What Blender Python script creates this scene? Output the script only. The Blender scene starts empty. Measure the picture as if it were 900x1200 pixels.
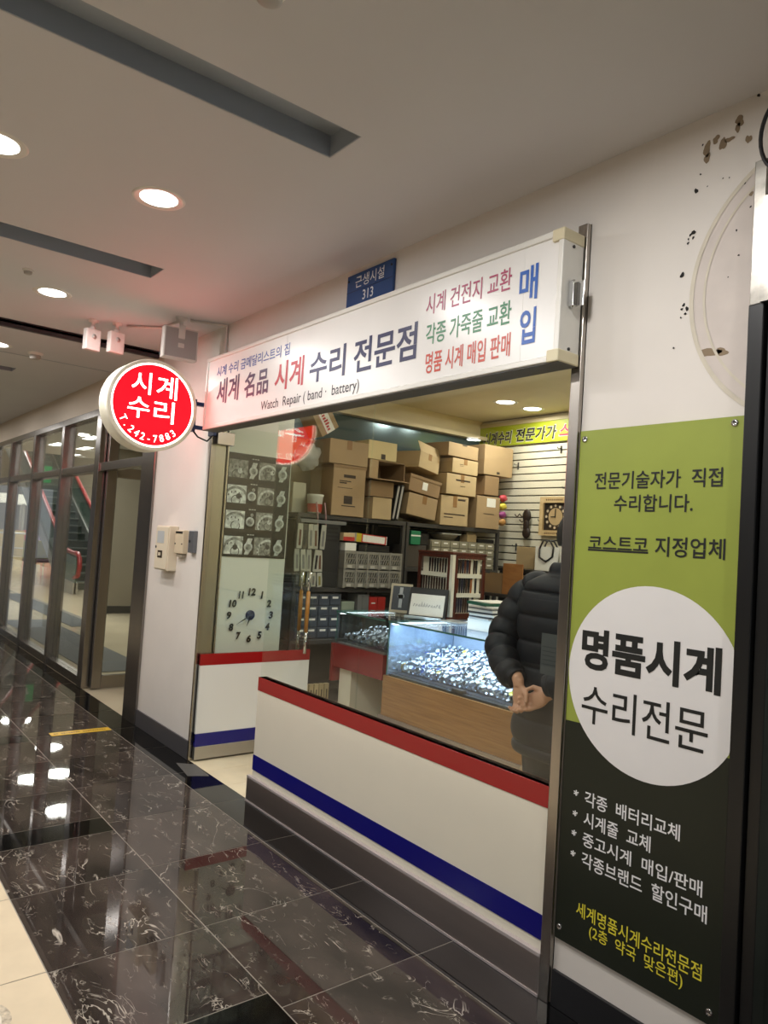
import bpy, bmesh, math, random
from mathutils import Vector, Matrix, Euler
random.seed(7)
PI = math.pi
sc = bpy.context.scene
COL = sc.collection

# ------------------------------------------------------------------ camera
cam_d = bpy.data.cameras.new('camera')
cam = bpy.data.objects.new('camera', cam_d); COL.objects.link(cam)
cam_d.sensor_fit = 'HORIZONTAL'; cam_d.sensor_width = 36.0
cam_d.lens = 36.0 * 858.88 / 900.0
cam_d.clip_start = 0.05; cam_d.clip_end = 200
YAW, PITCH, ROLL = math.radians(52.0104), math.radians(2.4737), math.radians(3.6575)
_f = Vector((-math.sin(YAW)*math.cos(PITCH), math.cos(YAW)*math.cos(PITCH), math.sin(PITCH)))
_r = Vector((math.cos(YAW), math.sin(YAW), 0)); _u = _r.cross(_f)
_r2 = math.cos(ROLL)*_r + math.sin(ROLL)*_u; _u2 = -math.sin(ROLL)*_r + math.cos(ROLL)*_u
cam.matrix_world = Matrix(((_r2.x,_u2.x,-_f.x,0),(_r2.y,_u2.y,-_f.y,-2.15),(_r2.z,_u2.z,-_f.z,1.55),(0,0,0,1)))
sc.camera = cam

# ------------------------------------------------------------------ world, view
w = bpy.data.worlds.new('world'); sc.world = w; w.use_nodes = True
w.node_tree.nodes['Background'].inputs[0].default_value = (0.92, 0.96, 1.0, 1)
w.node_tree.nodes['Background'].inputs[1].default_value = 0.30
vs = sc.view_settings
vs.view_transform = 'Standard'; vs.look = 'None'; vs.gamma = 1.0; vs.use_curve_mapping = False
vs.exposure = 0.0
CORR_W, SHOP_W, HALL_W = 15.0, 10.0, 110.0     # watts of one lamp in corridor, shop, hall
sc.cycles.use_denoising = True
sc.cycles.max_bounces = 10; sc.cycles.transparent_max_bounces = 24
sc.cycles.caustics_reflective = False; sc.cycles.caustics_refractive = False
sc.cycles.sample_clamp_indirect = 4.0

# ------------------------------------------------------------------ materials
def lin(c):
    c = c/255.0
    return c/12.92 if c <= 0.04045 else ((c+0.055)/1.055)**2.4
def rgb(r, g, b): return (lin(r), lin(g), lin(b), 1.0)
MATS = {}
def mat(name, c, rough=0.5, metal=0.0, emit=0.0, noise=0.0, nscale=6.0, bump=0.0, bscale=60.0, coat=0.0, ec=None, spec=0.5, stretch=None):
    if name in MATS: return MATS[name]
    m = bpy.data.materials.new(name); m.use_nodes = True
    nt = m.node_tree; b = nt.nodes['Principled BSDF']
    b.inputs['Base Color'].default_value = c
    b.inputs['Roughness'].default_value = rough; b.inputs['Metallic'].default_value = metal
    b.inputs['Coat Weight'].default_value = coat; b.inputs['Coat Roughness'].default_value = 0.05
    b.inputs['Specular IOR Level'].default_value = spec
    if emit:
        b.inputs['Emission Color'].default_value = ec or c; b.inputs['Emission Strength'].default_value = emit
    tc = nt.nodes.new('ShaderNodeTexCoord'); src = tc.outputs['Object']
    if stretch:
        mp = nt.nodes.new('ShaderNodeMapping'); mp.inputs['Scale'].default_value = stretch
        nt.links.new(src, mp.inputs['Vector']); src = mp.outputs['Vector']
    if noise:
        n = nt.nodes.new('ShaderNodeTexNoise'); n.inputs['Scale'].default_value = nscale; n.inputs['Detail'].default_value = 5
        nt.links.new(src, n.inputs['Vector'])
        r = nt.nodes.new('ShaderNodeMapRange'); r.inputs[1].default_value = 0.3; r.inputs[2].default_value = 0.7
        r.inputs[3].default_value = 1-noise; r.inputs[4].default_value = 1+noise
        nt.links.new(n.outputs['Fac'], r.inputs[0])
        mx = nt.nodes.new('ShaderNodeMix'); mx.data_type = 'RGBA'; mx.blend_type = 'MULTIPLY'; mx.inputs[0].default_value = 1
        mx.inputs[6].default_value = c; nt.links.new(r.outputs[0], mx.inputs[7])
        nt.links.new(mx.outputs[2], b.inputs['Base Color'])
    if bump:
        n = nt.nodes.new('ShaderNodeTexNoise'); n.inputs['Scale'].default_value = bscale; n.inputs['Detail'].default_value = 3
        nt.links.new(src, n.inputs['Vector'])
        bp = nt.nodes.new('ShaderNodeBump'); bp.inputs['Strength'].default_value = bump; bp.inputs['Distance'].default_value = 0.01
        nt.links.new(n.outputs['Fac'], bp.inputs['Height']); nt.links.new(bp.outputs[0], b.inputs['Normal'])
    MATS[name] = m; return m

def glass_mat(name, tint=(0.96,0.985,0.97,1), base=0.04, rough=0.0, gain=1.0):
    if name in MATS: return MATS[name]
    m = bpy.data.materials.new(name); m.use_nodes = True; nt = m.node_tree
    for n in list(nt.nodes): nt.nodes.remove(n)
    out = nt.nodes.new('ShaderNodeOutputMaterial'); mix = nt.nodes.new('ShaderNodeMixShader')
    tr = nt.nodes.new('ShaderNodeBsdfTransparent'); tr.inputs[0].default_value = tint
    gl = nt.nodes.new('ShaderNodeBsdfGlossy'); gl.inputs['Roughness'].default_value = rough
    gl.inputs[0].default_value = (1,1,1,1)
    ge = nt.nodes.new('ShaderNodeNewGeometry')
    dot = nt.nodes.new('ShaderNodeVectorMath'); dot.operation = 'DOT_PRODUCT'
    nt.links.new(ge.outputs['Normal'], dot.inputs[0]); nt.links.new(ge.outputs['Incoming'], dot.inputs[1])
    def M(op, a=None, b=None, av=None, bv=None):
        n = nt.nodes.new('ShaderNodeMath'); n.operation = op
        if a is not None: nt.links.new(a, n.inputs[0])
        elif av is not None: n.inputs[0].default_value = av
        if b is not None: nt.links.new(b, n.inputs[1])
        elif bv is not None: n.inputs[1].default_value = bv
        return n.outputs[0]
    ab = M('ABSOLUTE', dot.outputs['Value']); om = M('SUBTRACT', None, ab, av=1.0); p5 = M('POWER', om, bv=5.0)
    fr = M('ADD', M('MULTIPLY', p5, bv=(1-base)*gain), bv=base*gain)
    nt.links.new(fr, mix.inputs[0]); nt.links.new(tr.outputs[0], mix.inputs[1]); nt.links.new(gl.outputs[0], mix.inputs[2])
    nt.links.new(mix.outputs[0], out.inputs[0])
    MATS[name] = m; return m

def marble_mat():
    m = bpy.data.materials.new('dark_marble'); m.use_nodes = True; nt = m.node_tree; b = nt.nodes['Principled BSDF']
    b.inputs['Roughness'].default_value = 0.022; b.inputs['Specular IOR Level'].default_value = 0.5
    tc = nt.nodes.new('ShaderNodeTexCoord'); at = nt.nodes.new('ShaderNodeAttribute'); at.attribute_name = 'seed'
    sc3 = nt.nodes.new('ShaderNodeVectorMath'); sc3.operation = 'SCALE'; sc3.inputs['Scale'].default_value = 37.0
    nt.links.new(at.outputs['Vector'], sc3.inputs[0])
    ad = nt.nodes.new('ShaderNodeVectorMath'); ad.operation = 'ADD'
    nt.links.new(tc.outputs['Object'], ad.inputs[0]); nt.links.new(sc3.outputs[0], ad.inputs[1])
    mpg = nt.nodes.new('ShaderNodeMapping'); mpg.inputs['Rotation'].default_value = (0,0,0.75); mpg.inputs['Scale'].default_value = (0.72,1.5,1)
    nt.links.new(ad.outputs[0], mpg.inputs['Vector']); ad = mpg
    wp = nt.nodes.new('ShaderNodeTexNoise'); wp.inputs['Scale'].default_value = 3.0; wp.inputs['Detail'].default_value = 6
    nt.links.new(ad.outputs[0], wp.inputs['Vector'])
    def vein(scale, w, lo, distort):
        n = nt.nodes.new('ShaderNodeTexNoise'); n.inputs['Scale'].default_value = scale; n.inputs['Detail'].default_value = 4
        n.inputs['Distortion'].default_value = distort; n.inputs['Roughness'].default_value = 0.55
        nt.links.new(ad.outputs[0], n.inputs['Vector'])
        s = nt.nodes.new('ShaderNodeMath'); s.operation = 'SUBTRACT'; s.inputs[1].default_value = 0.5; nt.links.new(n.outputs['Fac'], s.inputs[0])
        a = nt.nodes.new('ShaderNodeMath'); a.operation = 'ABSOLUTE'; nt.links.new(s.outputs[0], a.inputs[0])
        r = nt.nodes.new('ShaderNodeMapRange'); r.inputs[1].default_value = 0.0; r.inputs[2].default_value = w; r.inputs[3].default_value = 1.0; r.inputs[4].default_value = 0.0
        nt.links.new(a.outputs[0], r.inputs[0])
        k = nt.nodes.new('ShaderNodeTexNoise'); k.inputs['Scale'].default_value = scale*1.3; k.inputs['Detail'].default_value = 2
        ofs = nt.nodes.new('ShaderNodeVectorMath'); ofs.operation = 'ADD'; ofs.inputs[1].default_value = (5.3*scale, 1.7, 9.1)
        nt.links.new(ad.outputs[0], ofs.inputs[0]); nt.links.new(ofs.outputs[0], k.inputs['Vector'])
        kr = nt.nodes.new('ShaderNodeMapRange'); kr.inputs[1].default_value = lo; kr.inputs[2].default_value = lo+0.13
        nt.links.new(k.outputs['Fac'], kr.inputs[0])
        mu = nt.nodes.new('ShaderNodeMath'); mu.operation = 'MULTIPLY'; nt.links.new(r.outputs[0], mu.inputs[0]); nt.links.new(kr.outputs[0], mu.inputs[1])
        return mu.outputs[0]
    v1 = vein(4.0, 0.009, 0.51, 1.3); v2 = vein(9.0, 0.013, 0.52, 1.0)
    mxv = nt.nodes.new('ShaderNodeMath'); mxv.operation = 'MAXIMUM'; nt.links.new(v1, mxv.inputs[0])
    h = nt.nodes.new('ShaderNodeMath'); h.operation = 'MULTIPLY'; h.inputs[1].default_value = 0.6; nt.links.new(v2, h.inputs[0]); nt.links.new(h.outputs[0], mxv.inputs[1])
    cr = nt.nodes.new('ShaderNodeValToRGB'); cr.color_ramp.elements[0].position = 0.35; cr.color_ramp.elements[1].position = 0.72
    cr.color_ramp.elements[0].color = rgb(36,31,29); cr.color_ramp.elements[1].color = rgb(78,68,62)
    nt.links.new(wp.outputs['Fac'], cr.inputs[0])
    mc = nt.nodes.new('ShaderNodeMix'); mc.data_type = 'RGBA'; nt.links.new(mxv.outputs[0], mc.inputs[0])
    nt.links.new(cr.outputs[0], mc.inputs[6]); mc.inputs[7].default_value = rgb(196,186,172)
    nt.links.new(mc.outputs[2], b.inputs['Base Color'])
    MATS['dark_marble'] = m; return m

def wood_mat(name, c1, c2, stretch=(1,1,14), rough=0.35):
    if name in MATS: return MATS[name]
    m = bpy.data.materials.new(name); m.use_nodes = True; nt = m.node_tree; b = nt.nodes['Principled BSDF']
    b.inputs['Roughness'].default_value = rough
    tc = nt.nodes.new('ShaderNodeTexCoord'); mp = nt.nodes.new('ShaderNodeMapping'); mp.inputs['Scale'].default_value = stretch
    n = nt.nodes.new('ShaderNodeTexNoise'); n.inputs['Scale'].default_value = 5; n.inputs['Detail'].default_value = 7; n.inputs['Distortion'].default_value = 0.4
    nt.links.new(tc.outputs['Object'], mp.inputs[0]); nt.links.new(mp.outputs[0], n.inputs['Vector'])
    cr = nt.nodes.new('ShaderNodeValToRGB'); cr.color_ramp.elements[0].position = 0.3; cr.color_ramp.elements[1].position = 0.7
    cr.color_ramp.elements[0].color = c1; cr.color_ramp.elements[1].color = c2
    nt.links.new(n.outputs['Fac'], cr.inputs[0]); nt.links.new(cr.outputs[0], b.inputs['Base Color'])
    MATS[name] = m; return m

white_wall = mat('white_wall', rgb(222,216,208), 0.55, noise=0.03, nscale=3, bump=0.05, bscale=25)
ceil_m = mat('ceiling_paint', rgb(206,205,206), 0.7, noise=0.02, nscale=1.2)
fascia_m = mat('cream_fascia', rgb(214,200,182), 0.6)
slot_m = mat('slot_grey', rgb(158,165,174), 0.6)
dark_reveal = mat('dark_reveal', rgb(70,70,72), 0.6)
marble = marble_mat()
granite = mat('black_granite', rgb(9,9,10), 0.04, noise=0.25, nscale=160)
beige_t = mat('beige_tile', rgb(222,205,176), 0.12, noise=0.05, nscale=7)
shop_tile = mat('shop_tile', rgb(214,200,168), 0.3, noise=0.06, nscale=9)
grout_m = mat('grout', rgb(150,142,130), 0.7)
steel = mat('brushed_steel', rgb(176,170,162), 0.26, 1.0, noise=0.08, nscale=12, stretch=(1,1,0.06))
steel_dark = mat('mullion_steel', rgb(142,137,131), 0.24, 0.92, noise=0.08, nscale=9, stretch=(1,1,0.08))
kick_m = mat('kick_steel', rgb(186,174,168), 0.3, 0.9, noise=0.12, nscale=8, stretch=(0.1,0.1,1))
chrome = mat('chrome', rgb(215,215,215), 0.12, 1.0)
alu = mat('aluminium', rgb(190,190,186), 0.38, 0.85)
white_gloss = mat('white_laminate', rgb(226,220,202), 0.16, noise=0.015, nscale=3)
red_film = mat('red_film', rgb(152,16,22), 0.2)
blue_film = mat('blue_film', rgb(10,12,112), 0.2)
base_grey = mat('grey_baseboard', rgb(78,76,78), 0.3)
black_fr = mat('black_aluminium', rgb(20,20,20), 0.35)
glass = glass_mat('clear_glass', gain=1.0)
glass_c = glass_mat('curtain_glass', (0.93,0.96,0.94,1))
case_glass = glass_mat('case_glass', (0.95,0.985,0.985,1), gain=0.8)
edge_glass = mat('green_glass_edge', rgb(70,110,100), 0.08)
black_ink = mat('black_ink', rgb(22,24,22), 0.5)
navy_ink = mat('navy_ink', rgb(38,40,72), 0.5)
cardb = mat('cardboard_brown', rgb(168,142,106), 0.8, noise=0.08, nscale=5)
cardb_l = mat('cardboard_light', rgb(186,162,122), 0.8, noise=0.07, nscale=5)
cardb_d = mat('cardboard_dark', rgb(146,118,84), 0.8, noise=0.08, nscale=5)
cardb_y = mat('cardboard_yellow', rgb(212,192,142), 0.8, noise=0.05, nscale=5)
tape_m = mat('packing_tape', rgb(146,108,66), 0.25)
shelf_m = mat('shelf_metal', rgb(72,70,68), 0.4, 0.3)
paper = mat('white_paper', rgb(236,234,226), 0.7)
black_pl = mat('black_plastic', rgb(22,22,24), 0.4)
grey_pl = mat('grey_plastic', rgb(116,116,112), 0.5)
cream_pl = mat('cream_plastic', rgb(218,208,184), 0.4)

# ------------------------------------------------------------------ mesh builder
class MB:
    def __init__(s): s.v = []; s.f = []; s.m = []; s.sm = []
    def add(s, vs, fs, mi=0, smooth=False, mx=None):
        o = len(s.v)
        for p in vs:
            p = Vector(p); s.v.append(mx @ p if mx is not None else p)
        for f in fs: s.f.append([i+o for i in f]); s.m.append(mi); s.sm.append(smooth)
        return s
    def bx(s, x0, x1, y0, y1, z0, z1, mi=0, bev=0.0, mx=None):
        if x0 > x1: x0, x1 = x1, x0
        if y0 > y1: y0, y1 = y1, y0
        if z0 > z1: z0, z1 = z1, z0
        if bev > 0:
            bm = bmesh.new(); bmesh.ops.create_cube(bm, size=1)
            for v in bm.verts: v.co = Vector(((x0+x1)/2+v.co.x*(x1-x0), (y0+y1)/2+v.co.y*(y1-y0), (z0+z1)/2+v.co.z*(z1-z0)))
            b = min(bev, 0.45*min(x1-x0, y1-y0, z1-z0))
            bmesh.ops.bevel(bm, geom=bm.edges[:], offset=b, segments=2, affect='EDGES', profile=0.5)
            bm.verts.index_update()
            s.add([v.co.copy() for v in bm.verts], [[v.index for v in f.verts] for f in bm.faces], mi, False, mx); bm.free(); return s
        return s.add([(x0,y0,z0),(x1,y0,z0),(x1,y1,z0),(x0,y1,z0),(x0,y0,z1),(x1,y0,z1),(x1,y1,z1),(x0,y1,z1)],
              [(3,2,1,0),(4,5,6,7),(0,1,5,4),(1,2,6,5),(2,3,7,6),(3,0,4,7)], mi, False, mx)
    def cyl(s, p0, p1, r, n=16, mi=0, r1=None, smooth=True, caps=True, mx=None):
        p0 = Vector(p0); p1 = Vector(p1); d = (p1-p0).normalized(); r1 = r if r1 is None else r1
        a = d.orthogonal().normalized(); b = d.cross(a)
        vs = []
        for p, rr in ((p0, r), (p1, r1)):
            for i in range(n): t = 2*PI*i/n; vs.append(p + rr*(math.cos(t)*a+math.sin(t)*b))
        s.add(vs, [(i, (i+1)%n, n+(i+1)%n, n+i) for i in range(n)], mi, smooth, mx)
        if caps: s.add(vs, [list(range(n))[::-1], [n+i for i in range(n)]], mi, False, mx)
        return s
    def tube(s, pts, r, n=8, mi=0, closed=False, mx=None, ry=None):
        pts = [Vector(p) for p in pts]; rings = []; prev = None; N = len(pts)
        rs = r if isinstance(r, (list, tuple)) else [r]*N
        for i, p in enumerate(pts):
            if closed: d = (pts[(i+1)%N]-pts[i-1]).normalized()
            else: d = (pts[min(i+1,N-1)]-pts[max(i-1,0)]).normalized()
            if prev is None: a = d.orthogonal().normalized()
            else:
                a = prev - d*prev.dot(d)
                a = a.normalized() if a.length > 1e-6 else d.orthogonal().normalized()
            prev = a; b = d.cross(a)
            rings.append([p + rs[i]*(math.cos(2*PI*k/n)*a + math.sin(2*PI*k/n)*b) for k in range(n)])
        vs = [q for ring in rings for q in ring]; fs = []
        for i in range(N if closed else N-1):
            j = (i+1) % N
            for k in range(n): fs.append((i*n+k, i*n+(k+1)%n, j*n+(k+1)%n, j*n+k))
        s.add(vs, fs, mi, True, mx)
        if not closed: s.add(vs, [list(range(n))[::-1], [(N-1)*n+k for k in range(n)]], mi, False, mx)
        return s
    def lathe(s, prof, o=(0,0,0), n=32, mi=0, axis='z', smooth=True, mx=None):
        vs = []; N = len(prof); o = Vector(o)
        for i in range(n):
            t = 2*PI*i/n
            for r, h in prof:
                c, d = r*math.cos(t), r*math.sin(t)
                vs.append(o + (Vector((c,d,h)) if axis == 'z' else Vector((h,c,d)) if axis == 'x' else Vector((d,h,c))))
        fs = []
        for i in range(n):
            j = (i+1) % n
            for k in range(N-1): fs.append((i*N+k, j*N+k, j*N+k+1, i*N+k+1))
        s.add(vs, fs, mi, smooth, mx); return s
    def prism(s, pts, d, mi=0, mx=None):
        n = len(pts); d = Vector(d); vs = [Vector(p) for p in pts]; vs += [p+d for p in vs]
        return s.add(vs, [list(range(n))[::-1], [n+i for i in range(n)]] + [(i,(i+1)%n,n+(i+1)%n,n+i) for i in range(n)], mi, False, mx)
    def ball(s, c, r, n=14, m=9, mi=0, mx=None, f=None):
        vs = []; c = Vector(c); rx, ry, rz = r if isinstance(r, (tuple,list)) else (r,r,r)
        for i in range(m+1):
            t = PI*i/m
            for k in range(n):
                a = 2*PI*k/n; d = Vector((math.sin(t)*math.cos(a), math.sin(t)*math.sin(a), math.cos(t)))
                p = Vector((rx*d.x, ry*d.y, rz*d.z))
                if f: p = f(d, p)
                vs.append(c+p)
        fs = [(i*n+k, i*n+(k+1)%n, (i+1)*n+(k+1)%n, (i+1)*n+k)[::-1] for i in range(m) for k in range(n)]
        return s.add(vs, fs, mi, True, mx)
    def mesh(s, name, mats):
        me = bpy.data.meshes.new(name); me.from_pydata([tuple(v) for v in s.v], [], s.f)
        for m in (mats if isinstance(mats, (list, tuple)) else [mats]): me.materials.append(m)
        me.polygons.foreach_set('material_index', s.m); me.polygons.foreach_set('use_smooth', s.sm)
        bm = bmesh.new(); bm.from_mesh(me); bmesh.ops.remove_doubles(bm, verts=bm.verts, dist=1e-6)
        bmesh.ops.recalc_face_normals(bm, faces=bm.faces); bm.to_mesh(me); bm.free(); me.update()
        return me
    def build(s, name, mats, parent=None, loc=(0,0,0)):
        o = bpy.data.objects.new(name, s.mesh(name, mats)); COL.objects.link(o); o.location = loc
        if parent: o.parent = parent
        return o

def tag(o, label=None, cat=None, group=None, kind=None):
    if label: o['label'] = label
    if cat: o['category'] = cat
    if group: o['group'] = group
    if kind: o['kind'] = kind
    return o
def thing(name, label, cat, loc=(0,0,0), rz=0, group=None, rx=0, ry=0):
    o = bpy.data.objects.new(name, None); COL.objects.link(o); o.empty_display_size = 0.1
    o.location = loc; o.rotation_euler = (rx, ry, rz)
    return tag(o, label, cat, group)
def struct(o): o['kind'] = 'structure'; return o
def copy_tree(o, parent=None):
    c = o.copy(); COL.objects.link(c)
    if parent: c.parent = parent
    for ch in list(o.children): copy_tree(ch, c)
    return c

FACE = {'-Y': lambda u,v,n: Vector((u,-n,v)), '+X': lambda u,v,n: Vector((n,u,v)), '-X': lambda u,v,n: Vector((-n,-u,v)), '+Z': lambda u,v,n: Vector((u,v,n))}
def text_geo(body, bold=0.0, align='LEFT', spacing=1.0, shear=0.0):
    c = bpy.data.curves.new('lettering', 'FONT'); c.body = body; c.offset = bold; c.resolution_u = 3; c.align_x = align
    c.space_character = spacing; c.shear = shear; c.fill_mode = 'FRONT'
    o = bpy.data.objects.new('lettering', c); COL.objects.link(o)
    dg = bpy.context.evaluated_depsgraph_get(); dg.update()
    m = bpy.data.meshes.new_from_object(o.evaluated_get(dg))
    vs = [v.co.copy() for v in m.vertices]; fs = [list(p.vertices) for p in m.polygons]
    bpy.data.objects.remove(o); bpy.data.curves.remove(c); bpy.data.meshes.remove(m)
    return vs, fs
def text_into(mb, body, box, face='-Y', n=0.0, bold=0.0, mi=0, mx=None, slope=(0,0), shear=0.0, th=0.0006):
    """lettering fitted to box (u0,u1,v0,v1) on a plane at height n along its normal"""
    vs, fs = text_geo(body, bold, shear=shear)
    if not vs: return mb
    x0 = min(v.x for v in vs); x1 = max(v.x for v in vs); y0 = min(v.y for v in vs); y1 = max(v.y for v in vs)
    u0, u1, v0, v1 = box; F = FACE[face]; P = []
    for v in vs:
        a = (v.x-x0)/max(x1-x0, 1e-6); b = (v.y-y0)/max(y1-y0, 1e-6)
        P.append((u0+a*(u1-u0), v0+b*(v1-v0)+slope[0]*a))
    top = [F(u, v, n+th) for u, v in P]
    mb.add(top, fs, mi, False, mx)
    return mb
def lettering(name, body, box, m, parent, face='-Y', n=0.0, bold=0.0, slope=(0,0), shear=0.0):
    mb = MB(); text_into(mb, body, box, face, n, bold, 0, None, slope, shear)
    me = bpy.data.meshes.new(name); me.from_pydata([tuple(v) for v in mb.v], [], mb.f); me.materials.append(m)
    o = bpy.data.objects.new(name, me); COL.objects.link(o); o.parent = parent
    return o

# ------------------------------------------------------------------ floor
PLY = [-0.21, -0.80, -1.385, -1.97, -2.56, -3.15, -3.74, -4.33]
def tiles():
    mb = MB(); seeds = []
    g = 0.0022
    def tile(x0, x1, y0, y1, mi):
        mb.add([(x0+g,y0+g,0),(x1-g,y0+g,0),(x1-g,y1-g,0),(x0+g,y1-g,0)], [(0,1,2,3)], mi); seeds.append(random.random())
    xs = [-2.705+0.5983*k for k in range(-50, 10)]
    for i in range(len(xs)-1):
        a, b = xs[i], xs[i+1]
        tile(a, b, -0.21, 0.0, 1)
        tile(a, b, -0.80, -0.21, 0)
        for j in range(2, len(PLY)-1): tile(a, b, PLY[j+1], PLY[j], 2)
    bands = [-2.10-1.795*k for k in range(-4, 16)]
    for k in range(len(bands)-1):
        c1, c0 = bands[k], bands[k+1]
        tile(c0-0.1, c0+0.1, -1.385, -0.80, 1)
        a0, a3 = c0+0.1, c1-0.1
        tile(a0, c0+0.6, -1.385, -0.80, 0); tile(c0+0.6, c0+1.197, -1.385, -0.80, 0); tile(c0+1.197, a3, -1.385, -0.80, 0)
    mb.add([(-34,-6,-0.0012),(4,-6,-0.0012),(4,0,-0.0012),(-34,0,-0.0012)], [(0,1,2,3)], 3); seeds.append(0)
    me = bpy.data.meshes.new('floor'); me.from_pydata([tuple(v) for v in mb.v], [], mb.f)
    for m in (marble, granite, beige_t, grout_m): me.materials.append(m)
    me.polygons.foreach_set('material_index', mb.m)
    at = me.attributes.new('seed', 'FLOAT_VECTOR', 'FACE')
    for i, s in enumerate(seeds): at.data[i].vector = (s, s*0.7, s*0.31)
    o = bpy.data.objects.new('floor', me); COL.objects.link(o); return struct(o)
tiles()
mb = MB()
for i in range(14):
    for j in range(6):
        mb.bx(-5.36+0.3*i+0.001, -5.36+0.3*i+0.299, 0.001+0.575*j, 0.574+0.575*j, -0.02, 0.0, 0)
mb.bx(-5.4, -0.3, 0.0, 3.5, -0.05, -0.002, 1)
struct(mb.build('floor_shop', [shop_tile, grout_m]))

# ------------------------------------------------------------------ ceiling
CZ = 2.975
SLOTS = [(-0.47,-0.27), (-2.29,-2.09), (-4.12,-3.915), (-7.77,-7.57), (-9.6,-9.4)]
def ceiling():
    mb = MB(); xs = sorted([4.0,-5.76,-5.88,-34.0]+[e for s in SLOTS for e in s])
    ys = [-6.0,-3.3,-0.725,0.0]
    for i in range(len(xs)-1):
        for j in range(3):
            mid = (xs[i]+xs[i+1])/2
            if j == 1 and any(a < mid < b for a, b in SLOTS): continue
            if -5.88 < mid < -5.76: continue
            mb.bx(xs[i], xs[i+1], ys[j], ys[j+1], CZ, CZ+0.02, 0)
    return struct(mb.build('ceiling', ceil_m))
ceiling()
for k, (a, b) in enumerate(SLOTS):
    mb = MB(); t = 0.01; zb = CZ+0.08; e = 0.001
    mb.bx(a-t, b+t, -3.3-t, -0.725+t, zb, zb+t); mb.bx(a+e, a+e+0.004, -3.3+e, -0.725-e, CZ+e, zb); mb.bx(b-e-0.004, b-e, -3.3+e, -0.725-e, CZ+e, zb)
    mb.bx(a+e, b-e, -3.3+e, -3.295, CZ+e, zb); mb.bx(a+e, b-e, -0.73, -0.725-e, CZ+e, zb)
    struct(mb.build('trim_%d' % (k+1), slot_m))
mb = MB(); mb.bx(-5.89,-5.88,-6,0,CZ,CZ+0.1); mb.bx(-5.76,-5.75,-6,0,CZ,CZ+0.1); mb.bx(-5.89,-5.75,-6,0,CZ+0.09,CZ+0.1)
mb.bx(-5.90,-5.87,-6,0,CZ-0.03,CZ+0.0)
struct(mb.build('trim_6', dark_reveal))
mb = MB(); mb.bx(-6.93,-6.915,-6,0,CZ-0.002,CZ+0.001); struct(mb.build('trim_7', slot_m))

# ------------------------------------------------------------------ corridor wall
mb = MB()
mb.bx(-5.745, -4.725, 0.0, 0.1, 0.0, CZ)                       # pier left of the shop
mb.bx(-4.725, -1.682, 0.0, 0.1, 2.36, CZ); mb.bx(-1.682, -1.635, 0.0, 0.1, 2.757, CZ)                      # over the shop opening
mb.bx(-1.635, -1.03, 0.0, 0.1, 0.0, CZ)                        # banner wall
mb.bx(-1.03, 1.2, 0.0, 0.1, 2.62, CZ)
wall_front = struct(mb.build('wall_front', white_wall))
mb = MB(); mb.bx(-34, -5.745, 0.0, 0.1, 2.68, CZ); struct(mb.build('wall_fascia', fascia_m))
mb = MB(); mb.bx(-5.745, -4.73, -0.012, 0.0, 0.0, 0.125, 0, 0.002); struct(mb.build('baseboard_left', base_grey))
mb = MB(); mb.bx(-1.63, -1.03, -0.014, 0.0, 0.0, 0.12, 0, 0.002); struct(mb.build('baseboard_right', mat('baseboard_stone', rgb(26,26,28), 0.3)))

# opposite side of the corridor, seen only in reflections
mb = MB(); mb.bx(-34, 4, -6.1, -6.0, 0, 0.9); mb.bx(-34, 4, -6.1, -6.0, 2.4, CZ)
mb.bx(-34, 4, -6.2, -6.12, 0.9, 2.4, 1)
for k in range(10): mb.bx(-34+4*k, -33.8+4*k, -6.1, -6.0, 0.9, 2.4)
struct(mb.build('wall_opposite', [mat('opposite_dark', rgb(84,80,76), 0.4), mat('opposite_shutter', rgb(46,46,48), 0.35)]))

# stains and drill holes on the banner wall
brown_st = mat('brown_stain', rgb(140,122,98), 0.8); hole_m = mat('drill_hole', rgb(36,34,32), 0.9); glue_m = mat('old_glue', rgb(206,198,180), 0.6, noise=0.08, nscale=14); pink_patch = mat('patch_paint', rgb(206,196,188), 0.6, noise=0.05, nscale=10)
def blob(mb, x, z, rx, rz, n=18, y=-0.0012, seed=0):
    R = random.Random(seed); ph = [R.uniform(0, 6.28) for _ in range(3)]
    vs = [(x, y, z)]
    for i in range(n):
        t = 2*PI*i/n; k = 1+0.2*math.sin(2*t+ph[0])+0.14*math.sin(3*t+ph[1])+0.08*math.sin(5*t+ph[2])
        vs.append((x+rx*k*math.cos(t), y, z+rz*k*math.sin(t)))
    mb.add(vs, [(0, 1+i, 1+(i+1)%n) for i in range(n)])
mb = MB()
for k, (x, z, a, b) in enumerate([(-1.207,2.865,.013,.022),(-1.205,2.835,.009,.018),(-1.178,2.885,.011,.013),(-1.155,2.862,.010,.022),(-1.135,2.868,.014,.008),(-1.105,2.915,.014,.016),(-1.11,2.895,.009,.013),(-1.075,2.845,.009,.013),(-1.06,2.67,.006,.008),(-1.17,2.205,.035,.013),(-1.13,2.20,.02,.012)]): blob(mb, x, z, a, b, seed=k)
o = mb.build('stain', brown_st, wall_front); o['label'] = 'brown glue stains on the white wall'
mb = MB()
R_ = random.Random(3)
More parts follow.
